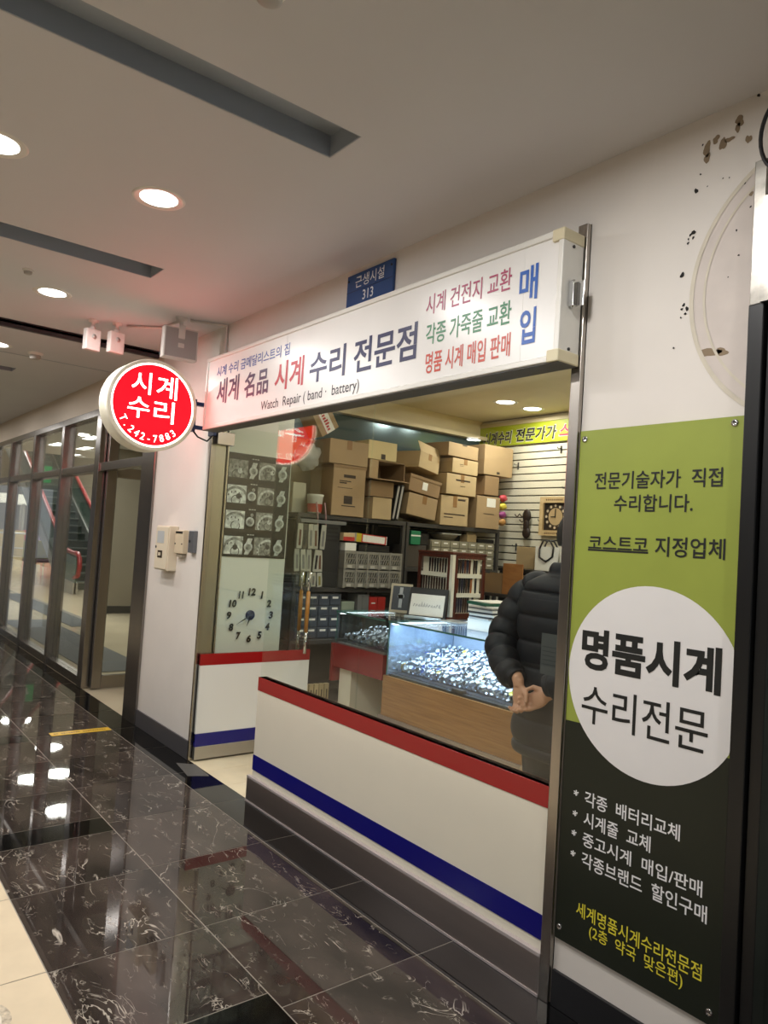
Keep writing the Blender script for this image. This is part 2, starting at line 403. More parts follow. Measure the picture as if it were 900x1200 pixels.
for k, (x, z, r) in enumerate([(-1.237,2.74,.007),(-1.24,2.605,.007),(-1.25,2.60,.004),(-1.256,2.588,.003),(-1.24,2.588,.004),(-1.257,2.575,.004),(-1.272,2.475,.0075),(-1.262,2.375,.005),(-1.25,2.36,.006),(-1.268,2.362,.004),(-1.255,2.345,.004),(-1.27,2.335,.003),(-1.222,2.885,.003),(-1.225,2.79,.003),(-1.05,2.99-.02,.005),(-1.29,2.24,.003),(-1.15,2.75,.002),(-1.20,2.742,.002),(-1.13,2.745,.002),(-1.10,2.57,.003),(-1.08,2.71,.003),(-1.09,2.49,.003),(-1.06,2.63,.003),(-1.12,2.43,.002)]): blob(mb, x, z, r, r*1.15, 10, seed=k+50)
o = mb.build('drill_hole', hole_m, wall_front); o['label'] = 'small dark drill holes and specks'
mb = MB()
cx, cz, R0 = -0.80, 2.385, 0.435
for (ra, rb, y) in ((R0-0.006, R0+0.008, -0.0022), (R0-0.045, R0-0.037, -0.0022)):
    N = 40; vs = []
    for i in range(N+1):
        t = math.radians(122+ (236-122)*i/N); vs += [(cx+ra*math.cos(t), y, cz+ra*math.sin(t)), (cx+rb*math.cos(t), y, cz+rb*math.sin(t))]
    mb.add(vs, [(2*i, 2*i+1, 2*i+3, 2*i+2) for i in range(N)])
o = mb.build('glue_ring', glue_m, wall_front); o['label'] = 'pale curved glue line left by an old round sign'
mb = MB(); N = 40; vs = []
for i in range(N+1):
    t = math.radians(124+(234-124)*i/N); vs += [(cx+(R0-.006)*math.cos(t), -0.0008, cz+(R0-.006)*math.sin(t)), (-1.03, -0.0008, cz+(R0-.006)*math.sin(t))]
mb.add(vs, [(2*i, 2*i+1, 2*i+3, 2*i+2) for i in range(N)])
mb.build('paint_patch', pink_patch, wall_front)

# ------------------------------------------------------------------ neighbouring shop on the right: black frame, glass
win = struct(thing('window_1', 'black aluminium window frame of the neighbouring shop', 'window', (-1.03,0,0)))
del win['category']
mb = MB(); mb.bx(0.0,0.045,-0.05,0.1,0,2.31,0,0.003); mb.bx(0.05,0.085,-0.035,0.1,0,2.31,0,0.003); mb.bx(0.045,0.05,-0.02,0.1,0,2.31); mb.bx(0.085,2.2,-0.03,0.1,0,0.1); mb.bx(0.085,2.2,-0.03,0.1,2.22,2.31)
mb.build('window_frame', black_fr, win)
mb = MB(); mb.bx(0.085,2.2,0.03,0.042,0.1,2.22); mb.build('pane', glass_c, win)
mb = MB(); mb.bx(0.0,0.035,-0.045,0.0,2.31,2.74,0,0.002); mb.bx(0.035,0.2,-0.06,0.06,2.31,2.62)
o = mb.build('steel_plate', [mat('plate_steel', rgb(150,146,138), 0.3, 1.0, noise=0.3, nscale=20)], win); o['label'] = 'bent bare steel strip above the black frame'
mb = MB()
mb.bx(-1.0,1.2,0.9,1.0,0,2.6); 
struct(mb.build('wall_neighbour', mat('neighbour_wall', rgb(176,182,172), 0.6)))
mb = MB(); mb.bx(-1.03,1.2,0.1,1.0,-0.02,0.0); struct(mb.build('floor_neighbour', mat('neighbour_floor', rgb(120,118,112), 0.3)))
o = MB().bx(-1.0,-0.86,-0.03,0.0,2.765,2.80,0,0.003).build('wooden_block', wood_mat('block_wood', rgb(150,104,60), rgb(190,140,86), (2,2,12)))
tag(o, 'small raw wooden block fixed high on the wall beside black cable', 'wood block')
pts = []
for i in range(22):
    t = math.radians(60+ 230*i/21); pts.append((-0.94+0.075*math.cos(t), -0.05, 2.80+0.115*math.sin(t)))
o = MB().tube(pts, 0.006, 8).build('cable', black_pl); tag(o, 'black cable looping down from ceiling at upper right corner', 'cable')

# ------------------------------------------------------------------ banner
green_v = mat('green_vinyl', rgb(146,158,66), 0.42, noise=0.04, nscale=5); dark_v = mat('dark_vinyl', rgb(24,30,20), 0.38); white_v = mat('white_vinyl', rgb(226,224,222), 0.4, noise=0.02, nscale=5)
yel_ink = mat('yellow_ink', rgb(226,214,60), 0.5); white_ink = mat('white_ink', rgb(232,232,232), 0.5)
ban = thing('hanging_banner', 'tall green and black shop banner with white disc screwed to the wall', 'banner', (-1.335,-0.006,0.23))
def L(x): return x+1.335
def Zb(z): return z-0.23
mb = MB(); mb.bx(L(-1.63),L(-1.045),-0.003,0.003,0,Zb(1.995),0); ob = mb.build('banner_sheet', green_v, ban)
mb = MB(); mb.prism([(L(-1.63),-0.0036,0),(L(-1.045),-0.0036,0),(L(-1.045),-0.0036,Zb(0.995)),(L(-1.335),-0.0036,Zb(0.985)),(L(-1.63),-0.0036,Zb(0.975))],(0,0.0005,0)); mb.build('dark_field', dark_v, ban)
# disc, cut off by the right edge
mb = MB(); cxx, czz, rr = L(-1.318), Zb(1.159), 0.309
pts = []
for i in range(72):
    t = 2*PI*i/72; x = min(cxx+rr*math.cos(t), L(-1.045)); x = max(x, L(-1.63)); pts.append((x, -0.0042, czz+rr*math.sin(t)))
mb.prism(pts, (0,0.0005,0)); mb.build('white_disc', white_v, ban)
def BT(body, x0, x1, z0, z1, m, bold=0.012, n=0.0040, slope=0):
    lettering('lettering', body, (L(x0),L(x1),Zb(z0),Zb(z1)), m, ban, '-Y', n, bold, (slope,0))
BT('전문기술자가  직접', -1.56,-1.104,1.785,1.844, black_ink); BT('수리합니다.', -1.477,-1.195,1.708,1.765, black_ink)
BT('코스트코', -1.572,-1.342,1.580,1.623, black_ink); BT('지정업체', -1.317,-1.087,1.566,1.629, black_ink)
mb = MB(); mb.bx(L(-1.573),L(-1.341),-0.0042,-0.003,Zb(1.572),Zb(1.578)); mb.build('underline', black_ink, ban)
BT('명품시계', -1.577,-1.082,1.166,1.306, black_ink, 0.034, 0.0046); BT('수리전문', -1.565,-1.115,0.985,1.115, black_ink, 0.004, 0.0046)
for body, x1, z0, z1 in (('각종  배터리교체',-1.188,.709,.758),('시계줄  교체',-1.283,.640,.690),('중고시계  매입/판매',-1.111,.574,.621),('각종브랜드  할인구매',-1.094,.505,.556)):
    BT(body, -1.534, x1, z0, z1, white_ink, 0.012); BT('*', -1.580, -1.559, z0+0.02, z0+0.04, white_ink, 0.02)
BT('세계명품시계수리전문점', -1.545,-1.102,.338,.387, yel_ink, 0.008); BT('(2층  약국  맞은편)', -1.49,-1.159,.284,.334, yel_ink, 0.008)
for (x, z) in ((-1.61,1.965),(-1.075,1.975),(-1.612,.27),(-1.075,.265)):
    mb = MB(); mb.lathe([(0.011,0.0),(0.011,0.003),(0.006,0.004),(0.0045,0.003),(0.0,0.003)], n=18, mx=Matrix.Translation((L(x),-0.003,Zb(z))) @ Matrix.Rotation(PI/2,4,'X')); mb.build('screw', chrome, ban)

# ------------------------------------------------------------------ shop front: posts, low panel, glass
o = MB().bx(-1.68,-1.637,-0.02,0.1,0,2.755,0,0.003).build('steel_post', steel); tag(o, 'tall stainless steel post between shop window and green banner', 'post')
mb = MB(); mb.bx(-4.735,-4.715,-0.012,0.1,0,2.36); struct(mb.build('trim_8', steel))
panel = thing('shopfront_panel', 'white low shopfront panel with red and blue bands under window', 'shopfront panel', (-2.76,0.0,0.0))
def PX(x): return x+2.76
mb = MB(); mb.bx(PX(-3.845),PX(-1.68),0.0,0.05,0.0,0.722); mb.build('panel', white_gloss, panel)
mb = MB(); mb.bx(PX(-3.846),PX(-1.68),-0.0025,0.052,0.645,0.722,0,0.001); mb.build('red_band', red_film, panel)
mb = MB(); mb.bx(PX(-3.846),PX(-1.68),-0.0025,0.0,0.185,0.272); mb.build('blue_band', blue_film, panel)
mb = MB(); mb.bx(PX(-3.87),PX(-1.68),-0.02,0.06,0.0,0.135,0,0.002)
kp = mb.build('kick_plate', kick_m, panel)
MB().bx(PX(-3.87),PX(-1.68),-0.021,0.0,0.1355,0.150,0,0.002).bx(PX(-3.87),PX(-1.68),-0.023,-0.0205,0.001,0.010).build('edge_strip', mat('strip_bright', rgb(210,200,198), 0.4, 0.5), kp)
sw = thing('shop_window', 'large clear glass shop window standing on the red band', 'window', (-2.76,0.0,0.722))
for (a, b) in ((-3.845,-2.905),(-2.90,-1.68)):
    mb = MB(); mb.bx(PX(a),PX(b),0.012,0.024,0,1.64); mb.build('pane', glass, sw)
o = MB().bx(PX(-1.785),PX(-1.685),0.026,0.027,0.385,0.535,0).build('notice', mat('grey_notice', rgb(70,72,72), 0.6), sw); o['label'] = 'grey paper notice stuck inside the window'
nl = MB()
for k in range(5): nl.bx(PX(-1.778),PX(-1.778)+0.08-0.012*(k%3),0.0255,0.026,0.485-0.016*k,0.488-0.016*k)
nl.build('notice_lines', mat('notice_ink', rgb(48,48,50), 0.6), sw)

# open glass door leaf with the same bands
door = struct(thing('door_1', 'open glass door leaf with red, white and blue bands and wooden handles', 'door', (-4.69,0.01,0.0)))
del door['category']
mb = MB(); mb.bx(-0.006,0.006,0.0,0.875,0.05,2.30); mb.build('pane', glass, door)
mb = MB(); mb.bx(-0.009,0.009,0.0,0.873,0.135,0.645); mb.build('white_panel', mat('door_white', rgb(226,226,222), 0.16), door)
mb = MB(); mb.bx(-0.010,0.010,0.0,0.875,0.645,0.722); mb.build('red_band', red_film, door)
mb = MB(); mb.bx(-0.010,0.0112,0.0,0.873,0.098,0.185); mb.build('blue_band', blue_film, door)
mb = MB(); mb.bx(-0.016,0.016,0.0,0.873,0.012,0.098,0,0.002); mb.build('bottom_rail', mat('rail_steel', rgb(176,174,172), 0.28, 1.0), door)
mb = MB(); mb.bx(-0.02,0.02,0.0,0.13,2.16,2.25,0,0.004); mb.build('pivot_patch', steel, door)
hw = wood_mat('handle_wood', rgb(168,112,44), rgb(196,140,66), (3,3,3))
for s in (-1, 1):
    h = bpy.data.objects.new('door_handle', MB().tube([(s*0.05,0.80,0.70),(s*0.05,0.80,0.86)],0.013,12).tube([(s*0.05,0.80,1.16),(s*0.05,0.80,1.31)],0.013,12).cyl((0,0.80,0.82),(s*0.05,0.80,0.82),0.008).cyl((0,0.80,1.21),(s*0.05,0.80,1.21),0.008).mesh('door_handle', chrome)); COL.objects.link(h); h.parent = door
    g = MB().tube([(s*0.05,0.80,0.86),(s*0.05,0.80,1.0),(s*0.05,0.80,1.16)],[0.0145,0.016,0.0145],12).build('grip', hw, h); g['label'] = 'light wooden grip'

# side wall of the entrance, behind the door leaf
struct(MB().bx(-4.79,-4.745,0.1,0.14,0,2.36).bx(-4.76,-4.745,0.0,0.13,0,2.36).build('trim_9', steel))
side_m = mat('entrance_white', rgb(216,219,208), 0.2)
struct(MB().bx(-4.80,-4.76,0.13,0.66,0,2.87).build('wall_entrance', side_m))
# watch poster on it
pic_m = mat('poster_picture', rgb(196,200,192), 0.4, noise=0.5, nscale=26); pic_d = mat('poster_picture_dark', rgb(128,130,122), 0.4, noise=0.7, nscale=34); dial_m = mat('poster_watch', rgb(190,194,188), 0.4, noise=0.35, nscale=50); poster_bk = mat('poster_black', rgb(14,13,12), 0.3)
po = thing('watch_poster', 'black poster with rows of pale watch photographs beside the door', 'poster', (-4.757,0.14,1.39))
MB().bx(-0.003,0.003,0,0.51,0,0.74).build('poster_sheet', poster_bk, po)
mbp = MB()
def clipped_disc(yc, zc, r0, r1, y0, y1, z0, z1, x, mi, n=48):
    P = []
    for i in range(n):
        t = 2*PI*i/n
        for rr_ in (r0, r1): P.append((x, min(max(yc+rr_*math.cos(t), y0), y1), min(max(zc+rr_*math.sin(t), z0), z1)))
    mbp.add(P, [(2*i, 2*i+1, 2*((i+1)%n)+1, 2*((i+1)%n)) for i in range(n)], mi)
for r in range(4):
    z0 = 0.565-0.182*r
    for c, (ya, yb) in enumerate(((0.012,0.160),(0.250,0.385))):
        mbp.bx(0.003,0.0042,ya,yb,z0,z0+0.128, c if r else 1)
        yc, zc, R1 = [(0.07,z0+0.02,0.10),(0.33,z0+0.03,0.085)][c]
        clipped_disc(yc+0.01*r, zc, R1*0.82, R1, ya, yb, z0, z0+0.128, 0.0045, 3 if c == 0 else 2); clipped_disc(yc+0.01*r, zc, R1*0.30, R1*0.36, ya, yb, z0, z0+0.128, 0.0046, 4); clipped_disc(yc+0.03, zc+0.03, 0.0, R1*0.2, ya, yb, z0, z0+0.128, 0.0047, 4 if r % 2 else 2)
        for h in range(6):
            t = 0.2+h*0.5+r*0.3; q = (yc+R1*0.6*math.cos(t), zc+R1*0.6*math.sin(t))
            if ya+.006 < q[0] < yb-.006 and z0+.006 < q[1] < z0+0.122: mbp.bx(0.0042,0.0048,q[0]-0.004,q[0]+0.004,q[1]-0.007,q[1]+0.007,4)
    for j, (yc, k) in enumerate(((0.205,0.034),(0.447,0.038))):
        mbp.lathe([(0.0,0.0046),(k*0.62,0.0046)], o=(0.0,yc,z0+0.055), n=22, axis='x', mi=3); mbp.lathe([(k*0.62,0.0045),(k,0.0045),(k,0.003)], o=(0.0,yc,z0+0.055), n=24, axis='x', mi=2)
        mbp.bx(0.003,0.0049,yc-0.0015,yc+0.0015,z0+0.055,z0+0.073,4); mbp.bx(0.003,0.0049,yc-0.011,yc,z0+0.054,z0+0.0565,4)
        if j == 0 and r in (1, 2):
            mbp.lathe([(0.006,0.0044),(0.011,0.0044)], o=(0.0,yc+0.012,z0+0.104), n=14, axis='x', mi=2)
        else:
            mbp.prism([(0.003,yc-0.020,z0+0.085),(0.003,yc+0.020,z0+0.085),(0.003,yc+0.030,z0+0.118),(0.003,yc-0.006,z0+0.118)],(0.0012,0,0),2); mbp.prism([(0.003,yc-0.030,z0+0.0),(0.003,yc+0.004,z0+0.0),(0.003,yc+0.018,z0+0.028),(0.003,yc-0.020,z0+0.028)],(0.0012,0,0),2)
    for k in range(3): mbp.bx(0.003,0.0038,0.19+0.02*k,0.205+0.02*k,z0+0.140,z0+0.146,2)
mbp.build('picture', [pic_m, pic_d, dial_m, pic_d, mat('poster_ink', rgb(52,50,46), 0.4)], po)
# numeral clock
clk = thing('wall_clock', 'frameless clock of loose black numerals on white entrance wall', 'clock', (-4.757,0.40,0.975))
for h in range(1, 13):
    t = PI/2 - h*PI/6; y, z = 0.168*math.cos(t), 0.168*math.sin(t); hh = 0.054; ww = 0.020 if h == 1 else 0.036 if h < 10 else 0.042 if h == 11 else 0.060
    o = lettering('numeral', str(h), (y-ww/2,y+ww/2,z-hh/2,z+hh/2), black_ink, clk, '+X', 0.006, 0.045, shear=0.12)
o = MB().lathe([(0.0,0.014),(0.03,0.013),(0.036,0.008),(0.036,0.0)], n=28, axis='x').build('clock_hub', mat('hub_blue', rgb(40,42,70), 0.15), clk); o['label'] = 'round dark blue hub'
def hand(name, ang, ln, wd):
    t = PI/2-ang; d = Vector((0, math.cos(t), math.sin(t))); p = Vector((0, -d.z, d.y))
    mb = MB(); mb.prism([Vector((0.015,0,0))+p*wd*.3-d*0.03, Vector((0.015,0,0))-p*wd*.3-d*0.03, Vector((0.015,0,0))-p*wd+d*ln*.5, Vector((0.015,0,0))+d*ln, Vector((0.015,0,0))+p*wd+d*ln*.5], (0.002,0,0)); mb.build(name, black_ink, clk)
hand('hour_hand', math.radians(200), 0.085, 0.005); hand('minute_hand', math.radians(240), 0.13, 0.004)

# ------------------------------------------------------------------ main light-box sign
sign = thing('lightbox_sign', 'long white shop sign with coloured Korean lettering above the window', 'sign', (-3.1,-0.022,2.23))
face_m = mat('sign_face', rgb(232,230,226), 0.28, noise=0.015, nscale=5)
def SX(x): return x+3.1
SX0, SX1, SZ = -4.60, -1.648, 0.475
MB().bx(SX(SX0)+0.02,SX(SX1)-0.02,-0.103,0.0,0.02,SZ-0.02).build('sign_box', alu, sign)
MB().bx(SX(SX0)+0.02,SX(-3.56),-0.109,-0.103,0.022,SZ-0.022).bx(SX(-3.558),SX(-1.83),-0.109,-0.103,0.022,SZ-0.022).bx(SX(-1.83),SX(SX1)-0.02,-0.108,-0.103,0.022,SZ-0.022).build('sign_face', face_m, sign)
fr_m = mat('sign_frame', rgb(224,222,214), 0.3)
mb = MB(); a, b = SX(SX0), SX(SX1)
mb.bx(a,b,-0.116,0.0,SZ-0.024,SZ,0,0.004); mb.bx(a,b,-0.116,0.0,0.0,0.024,0,0.004); mb.bx(a,a+0.022,-0.116,0.0,0.024,SZ-0.024,0,0.003); mb.bx(b-0.022,b,-0.116,0.0,0.024,SZ-0.024,0,0.003)
mb.build('frame', fr_m, sign)
mb = MB(); mb.bx(a+0.002,b-0.002,-0.11,-0.002,-0.004,0.0); o = mb.build('underside', mat('sign_underside', rgb(92,90,86), 0.5), sign)
for z in (0.0, SZ-0.04): 
    o = MB().bx(b-0.05,b+0.003,-0.119,0.0,z-0.002,z+0.042,0,0.004).build('corner_cap', mat('aged_cap', rgb(214,204,172), 0.5), sign)
for z in (0.05, 0.42): MB().cyl((b-0.001,-0.06,z),(b+0.004,-0.06,z),0.006,12).build('screw', black_pl, sign)
mb = MB(); mb.bx(b,b+0.022,-0.075,-0.055,0.20,0.29,0,0.002); mb.bx(b-0.002,b+0.05,-0.055,-0.05,0.20,0.29,0,0.002); mb.cyl((b+0.012,-0.065,0.195),(b+0.012,-0.065,0.295),0.007,10)
mb.build('hinge', chrome, sign)
def ST(body, x0, x1, z0, z1, m, bold=0.012):
    lettering('lettering', body, (SX(x0),SX(x1),z0-2.23,z1-2.23), m, sign, '-Y', 0.1096, bold)
navy_s = mat('sign_navy', rgb(36,40,82), 0.4); blue_s = mat('sign_blue', rgb(36,92,176), 0.4); red_s = mat('sign_red', rgb(184,36,48), 0.4); mag_s = mat('sign_magenta', rgb(170,60,96), 0.4); grn_s = mat('sign_green', rgb(44,124,78), 0.4); org_s = mat('sign_orange', rgb(196,70,48), 0.4); pur_s = mat('sign_purple', rgb(58,44,78), 0.4); blk_s = mat('sign_black', rgb(44,40,48), 0.4); lb_s = mat('sign_midblue', rgb(64,86,160), 0.4)
ST('시계 수리 금메달리스트의 집',-4.445,-3.523,2.562,2.630,lb_s,0.012)
ST('세계',-4.425,-4.116,2.377,2.541,pur_s,0.02); ST('名品',-4.042,-3.744,2.375,2.530,pur_s,0.02); ST('시계',-3.670,-3.360,2.370,2.534,red_s,0.02)
ST('수리',-3.300,-2.970,2.366,2.528,navy_s,0.02); ST('전문점',-2.900,-2.429,2.363,2.528,navy_s,0.02)
ST('Watch  Repair ( band ·  battery)',-3.813,-2.841,2.262,2.332,blk_s,0.004)
ST('시계 건전지 교환',-2.380,-1.891,2.540,2.628,mag_s,0.01); ST('각종 가죽줄 교환',-2.370,-1.884,2.408,2.500,grn_s,0.014); ST('명품 시계 매입 판매',-2.362,-1.880,2.283,2.375,org_s,0.016)
ST('매',-1.850,-1.762,2.478,2.610,blue_s,0.02); ST('입',-1.838,-1.762,2.315,2.448,blue_s,0.02)

# small blue unit plate
bl = thing('unit_plate', 'small blue room number plate above the shop sign', 'sign', (-2.975,-0.004,2.71))
MB().bx(-0.195,0.195,-0.012,0.004,0.0,0.23,0,0.003).build('plate', mat('plate_blue', rgb(32,72,128), 0.35), bl)
MB().bx(-0.193,0.193,-0.0135,-0.012,0.136,0.139).build('divider', mat('plate_line', rgb(20,44,84), 0.4), bl)
lettering('lettering', '근생시설', (-0.117,0.125,0.150,0.212), white_ink, bl, '-Y', 0.0135, 0.006); lettering('lettering', '313', (-0.048,0.042,0.076,0.127), white_ink, bl, '-Y', 0.0135, 0.01)
for x in (-0.18,0.18): MB().cyl((x,-0.012,0.2),(x,-0.015,0.2),0.006,10).build('screw', black_pl, bl)

# round projecting sign
rs = thing('round_sign', 'round red lit sign projecting from the wall on a bracket', 'sign', (-4.72,-0.464,2.345))
red_lit = mat('lit_red', rgb(200,4,14), 0.35, spec=0.2, emit=5.0, ec=rgb(222,4,13)); white_lit = mat('lit_white', rgb(250,244,238), 0.25, emit=4.2, ec=rgb(255,246,236)); rim_m = mat('sign_rim', rgb(226,220,200), 0.3, emit=0.05, ec=rgb(226,220,200))
RR = 0.291
MB().lathe([(RR-0.02,-0.085),(RR,-0.085),(RR+0.004,-0.08),(RR+0.004,-0.055),(RR-0.006,-0.05),(RR-0.006,0.05),(RR+0.004,0.055),(RR+0.004,0.08),(RR,0.085),(RR-0.02,0.085)], n=64, axis='x').build('rim', rim_m, rs)
for s, fc in ((1,'+X'),(-1,'-X')):
    MB().lathe([(0.0,s*0.080),(RR-0.021,s*0.080)], n=64, axis='x').build('lit_face', white_lit, rs)
    o = MB().lathe([(0.0,s*0.0815),(RR-0.031,s*0.0815)], n=64, axis='x').lathe([(RR-0.028,s*0.0815),(RR-0.025,s*0.0815)], n=64, axis='x').build('red_disc', red_lit, rs)
    for body, bx in (('시',(-0.15,-0.025,0.062,0.202)),('계',(0.012,0.15,0.055,0.202)),('수',(-0.165,-0.025,-0.095,0.038)),('리',(0.005,0.14,-0.105,0.038))):
        lettering('lettering', body, bx, white_lit, rs, fc, 0.083, 0.006)
    tel = 'T.242-7883'
    mbt = MB(); F = FACE[fc]
    for i, ch in enumerate(tel):
        ang = math.radians(210 + (311-210)*i/(len(tel)-1)); vs_, fs_ = text_geo(ch, 0.0)
        if ch == '.': sc_h = 0.02
        x0 = min(v.x for v in vs_); x1 = max(v.x for v in vs_)
        k = 0.047/0.72; rad = 0.238
        P = []
        for v in vs_:
            u = (v.x-(x0+x1)/2)*k*0.92; vv = v.y*k
            d = Vector((math.cos(ang), math.sin(ang))); tt = Vector((-math.sin(ang), math.cos(ang)))
            q = d*(rad-vv) + tt*u
            P.append(F(q.x, q.y, 0.0835))
        mbt.add(P, fs_)
    me = bpy.data.meshes.new('phone_number'); me.from_pydata([tuple(v) for v in mbt.v], [], mbt.f); me.materials.append(white_lit)
    o = bpy.data.objects.new('phone_number', me); COL.objects.link(o); o.parent = rs
brk = mat('bracket_blue', rgb(34,52,100), 0.4)
MB().bx(-0.02,0.02,0.27,0.46,0.06,0.085,0,0.003).bx(-0.02,0.02,0.27,0.46,-0.10,-0.075,0,0.003).bx(-0.025,0.025,0.300,0.318,-0.12,0.10,0,0.003).bx(-0.05,0.05,0.445,0.4635,-0.13,0.11,0,0.003).build('bracket', brk, rs)
o = MB().tube([(0.0,0.30,-0.10),(0.0,0.35,-0.15),(0.0,0.42,-0.17),(0.0,0.455,-0.13)],0.006,8).build('cord', black_pl, rs)

# ------------------------------------------------------------------ ceiling lamps, detectors, emergency lights
def area(name, loc, size, watts, col=(1,0.96,0.9), rot=(0,0,0), shape='DISK', spread=PI, sy=None):
    d = bpy.data.lights.new(name, 'AREA'); d.shape = shape; d.size = size; d.energy = watts; d.color = col[:3]; d.spread = spread
    if sy: d.size_y = sy
    o = bpy.data.objects.new(name, d); COL.objects.link(o); o.location = loc; o.rotation_euler = rot; return o
disc_m = mat('lamp_diffuser', rgb(255,250,240), 0.4, emit=7.0, ec=(1,0.97,0.92,1)); ring_m = mat('lamp_ring', rgb(226,222,214), 0.35)
dl0 = thing('downlight', 'recessed round ceiling downlight', 'ceiling light', (0,0,CZ))
MB().lathe([(0.078,0.0),(0.098,-0.004),(0.108,-0.004),(0.112,0.0)], n=32).build('trim_ring', ring_m, dl0)
MB().lathe([(0.0,-0.0015),(0.079,-0.0015)], n=32).build('diffuser', disc_m, dl0)
DL = [(-3.10,-1.07,'round ceiling downlight left of the nearer slot, lit white'),(-3.11,-1.70,'round lit downlight cut by left edge of the photo'),(-4.87,-1.07,'small round ceiling downlight beyond the second slot'),(-6.68,-1.05,'farthest round downlight, beyond the dark ceiling joint'),
      (-1.33,-1.07,None),(0.45,-1.07,None),(-1.33,-1.70,None),(-4.87,-1.70,None),(-8.45,-1.05,None),(-10.2,-1.05,None),(-1.33,-4.4,None),(-3.1,-4.4,None),(-4.87,-4.4,None),(-6.68,-4.4,None),(-12.0,-1.05,None)]
for i, (x, y, lab) in enumerate(DL):
    o = dl0 if i == 0 else copy_tree(dl0)
    o.location = (x, y, CZ); o['label'] = lab or 'recessed round downlight in the corridor ceiling outside the picture'; o['group'] = 'downlights in the corridor ceiling'
    area('corridor_lamp', (x, y, CZ-0.03), 0.16, CORR_W, (1.0,0.98,0.965))
det0 = thing('smoke_detector', 'small white smoke detector on the ceiling', 'smoke detector', (-6.73,-0.75,CZ))
MB().lathe([(0.062,0.0),(0.06,-0.012),(0.045,-0.02)], n=24).build('base', ring_m, det0)
MB().lathe([(0.045,-0.02),(0.042,-0.045),(0.03,-0.052),(0,-0.052)], n=24).build('sensor_head', mat('detector_head', rgb(170,166,158), 0.5), det0)
det0['label'] = 'round smoke detector on the ceiling above the glass wall'
d1 = copy_tree(det0); d1.location = (-1.69,-1.315,CZ); d1.scale = (0.8,0.8,0.8); d1['label'] = 'round detector at the top edge of the ceiling'
d2 = copy_tree(det0); d2.location = (-4.54,-1.28,CZ); d2.scale = (0.5,0.5,0.5); d2['label'] = 'tiny sprinkler head on the ceiling beside the second slot'; d2.name = 'sprinkler_head'; d2['category'] = 'sprinkler'
for d in (det0, d1): d['group'] = 'ceiling detectors'
em_w = mat('emergency_white', rgb(216,208,202), 0.4)
def lamp_head(parent, y, z, rz=0.0):
    mb = MB(); mb.bx(-0.035,0.035,-0.055,0.055,-0.235,-0.075,0,0.008); return mb
for k, (x, y, lab) in enumerate(((-5.28,-0.70,'left one of two small white emergency lamps hanging near the ceiling'),(-5.22,-0.555,'right one of two small white emergency lamps, next to white conduit'))):
    e = thing('emergency_lamp', lab, 'emergency light', (x,y,CZ), math.radians(12), 'hanging emergency lamps')
    MB().bx(-0.026,0.026,-0.055,0.055,-0.215,-0.065,0,0.008).build('lamp_body', em_w, e)
    MB().lathe([(0.035,0.0),(0.033,-0.014),(0.012,-0.02),(0.012,-0.045),(0.02,-0.05),(0.02,-0.068),(0,-0.07)], n=16).build('mount', em_w, e)
    MB().lathe([(0.012,0.026),(0.016,0.03),(0.0,0.031)], o=(0,0,-0.12), n=16, axis='x').build('knob', mat('emergency_grey', rgb(180,174,168), 0.4), e)
e = thing('exit_light_box', 'larger square grey emergency light box hanging beside the sign corner', 'emergency light', (-4.72,-0.29,CZ), math.radians(-6))
MB().bx(-0.035,0.035,-0.115,0.115,-0.285,-0.075,0,0.006).build('box', em_w, e)
MB().bx(0.0345,0.037,-0.105,0.105,-0.275,-0.085).build('front_plate', mat('em_plate', rgb(166,160,158), 0.35), e)
MB().lathe([(0.04,0.0),(0.038,-0.016),(0.013,-0.022),(0.013,-0.075)], n=18).bx(0.03,0.045,-0.022,0.022,-0.15,-0.06,0,0.004).build('mount', em_w, e)
MB().bx(0.037,0.041,-0.02,0.02,-0.21,-0.18,0,0.003).build('latch', em_w, e)
o = MB().tube([(-5.20,-0.49,CZ-0.012),(-5.02,-0.30,CZ-0.012)],0.009,8).tube([(-5.02,-0.30,CZ-0.012),(-4.76,-0.28,CZ-0.012)],0.009,8).tube([(-4.69,-0.24,CZ-0.012),(-4.6,-0.012,CZ-0.012),(-4.6,-0.012,2.72)],0.009,8).build('conduit', em_w)
tag(o, 'thin white cable conduit running over the ceiling to the sign', 'conduit')

# ------------------------------------------------------------------ boxes on the pier
e = thing('breaker_box', 'tall cream electrical box with window on the white pier', 'electrical box', (-5.32,0.0,1.25))
MB().bx(-0.125,0.125,-0.07,0.0,0.0,0.33,0,0.005).build('box', cream_pl, e)
MB().bx(-0.115,0.115,-0.076,-0.07,0.01,0.32,0,0.002).build('cover', cream_pl, e)
MB().bx(-0.085,0.045,-0.0775,-0.076,0.20,0.29).build('label_plate', mat('label_grey', rgb(180,186,186), 0.4), e)
MB().bx(-0.06,0.03,-0.0775,-0.076,0.09,0.145,0).build('switch_window', mat('window_dark', rgb(70,60,50), 0.2), e)
MB().bx(-0.03,0.0,-0.084,-0.0775,0.105,0.13).build('switch', cream_pl, e)
MB().cyl((-0.10,-0.07,0.17),(-0.10,-0.08,0.17),0.010,12).build('lock', black_pl, e)
e = thing('intercom_box', 'small cream intercom box, middle of three on the white pier', 'electrical box', (-5.085,0.0,1.385))
MB().bx(-0.075,0.075,-0.04,0.0,0.0,0.17,0,0.005).build('box', mat('intercom_cream', rgb(206,192,164), 0.4), e)
MB().bx(-0.06,0.06,-0.043,-0.04,0.145,0.16).build('speaker_slot', black_pl, e)
MB().bx(-0.05,0.06,-0.03,0.0,-0.025,0.0).build('foot', mat('intercom_foot', rgb(150,140,122), 0.5), e)
for x in (-0.06,0.06): MB().cyl((x,-0.04,0.07),(x,-0.044,0.07),0.006,10).build('screw', black_pl, e)
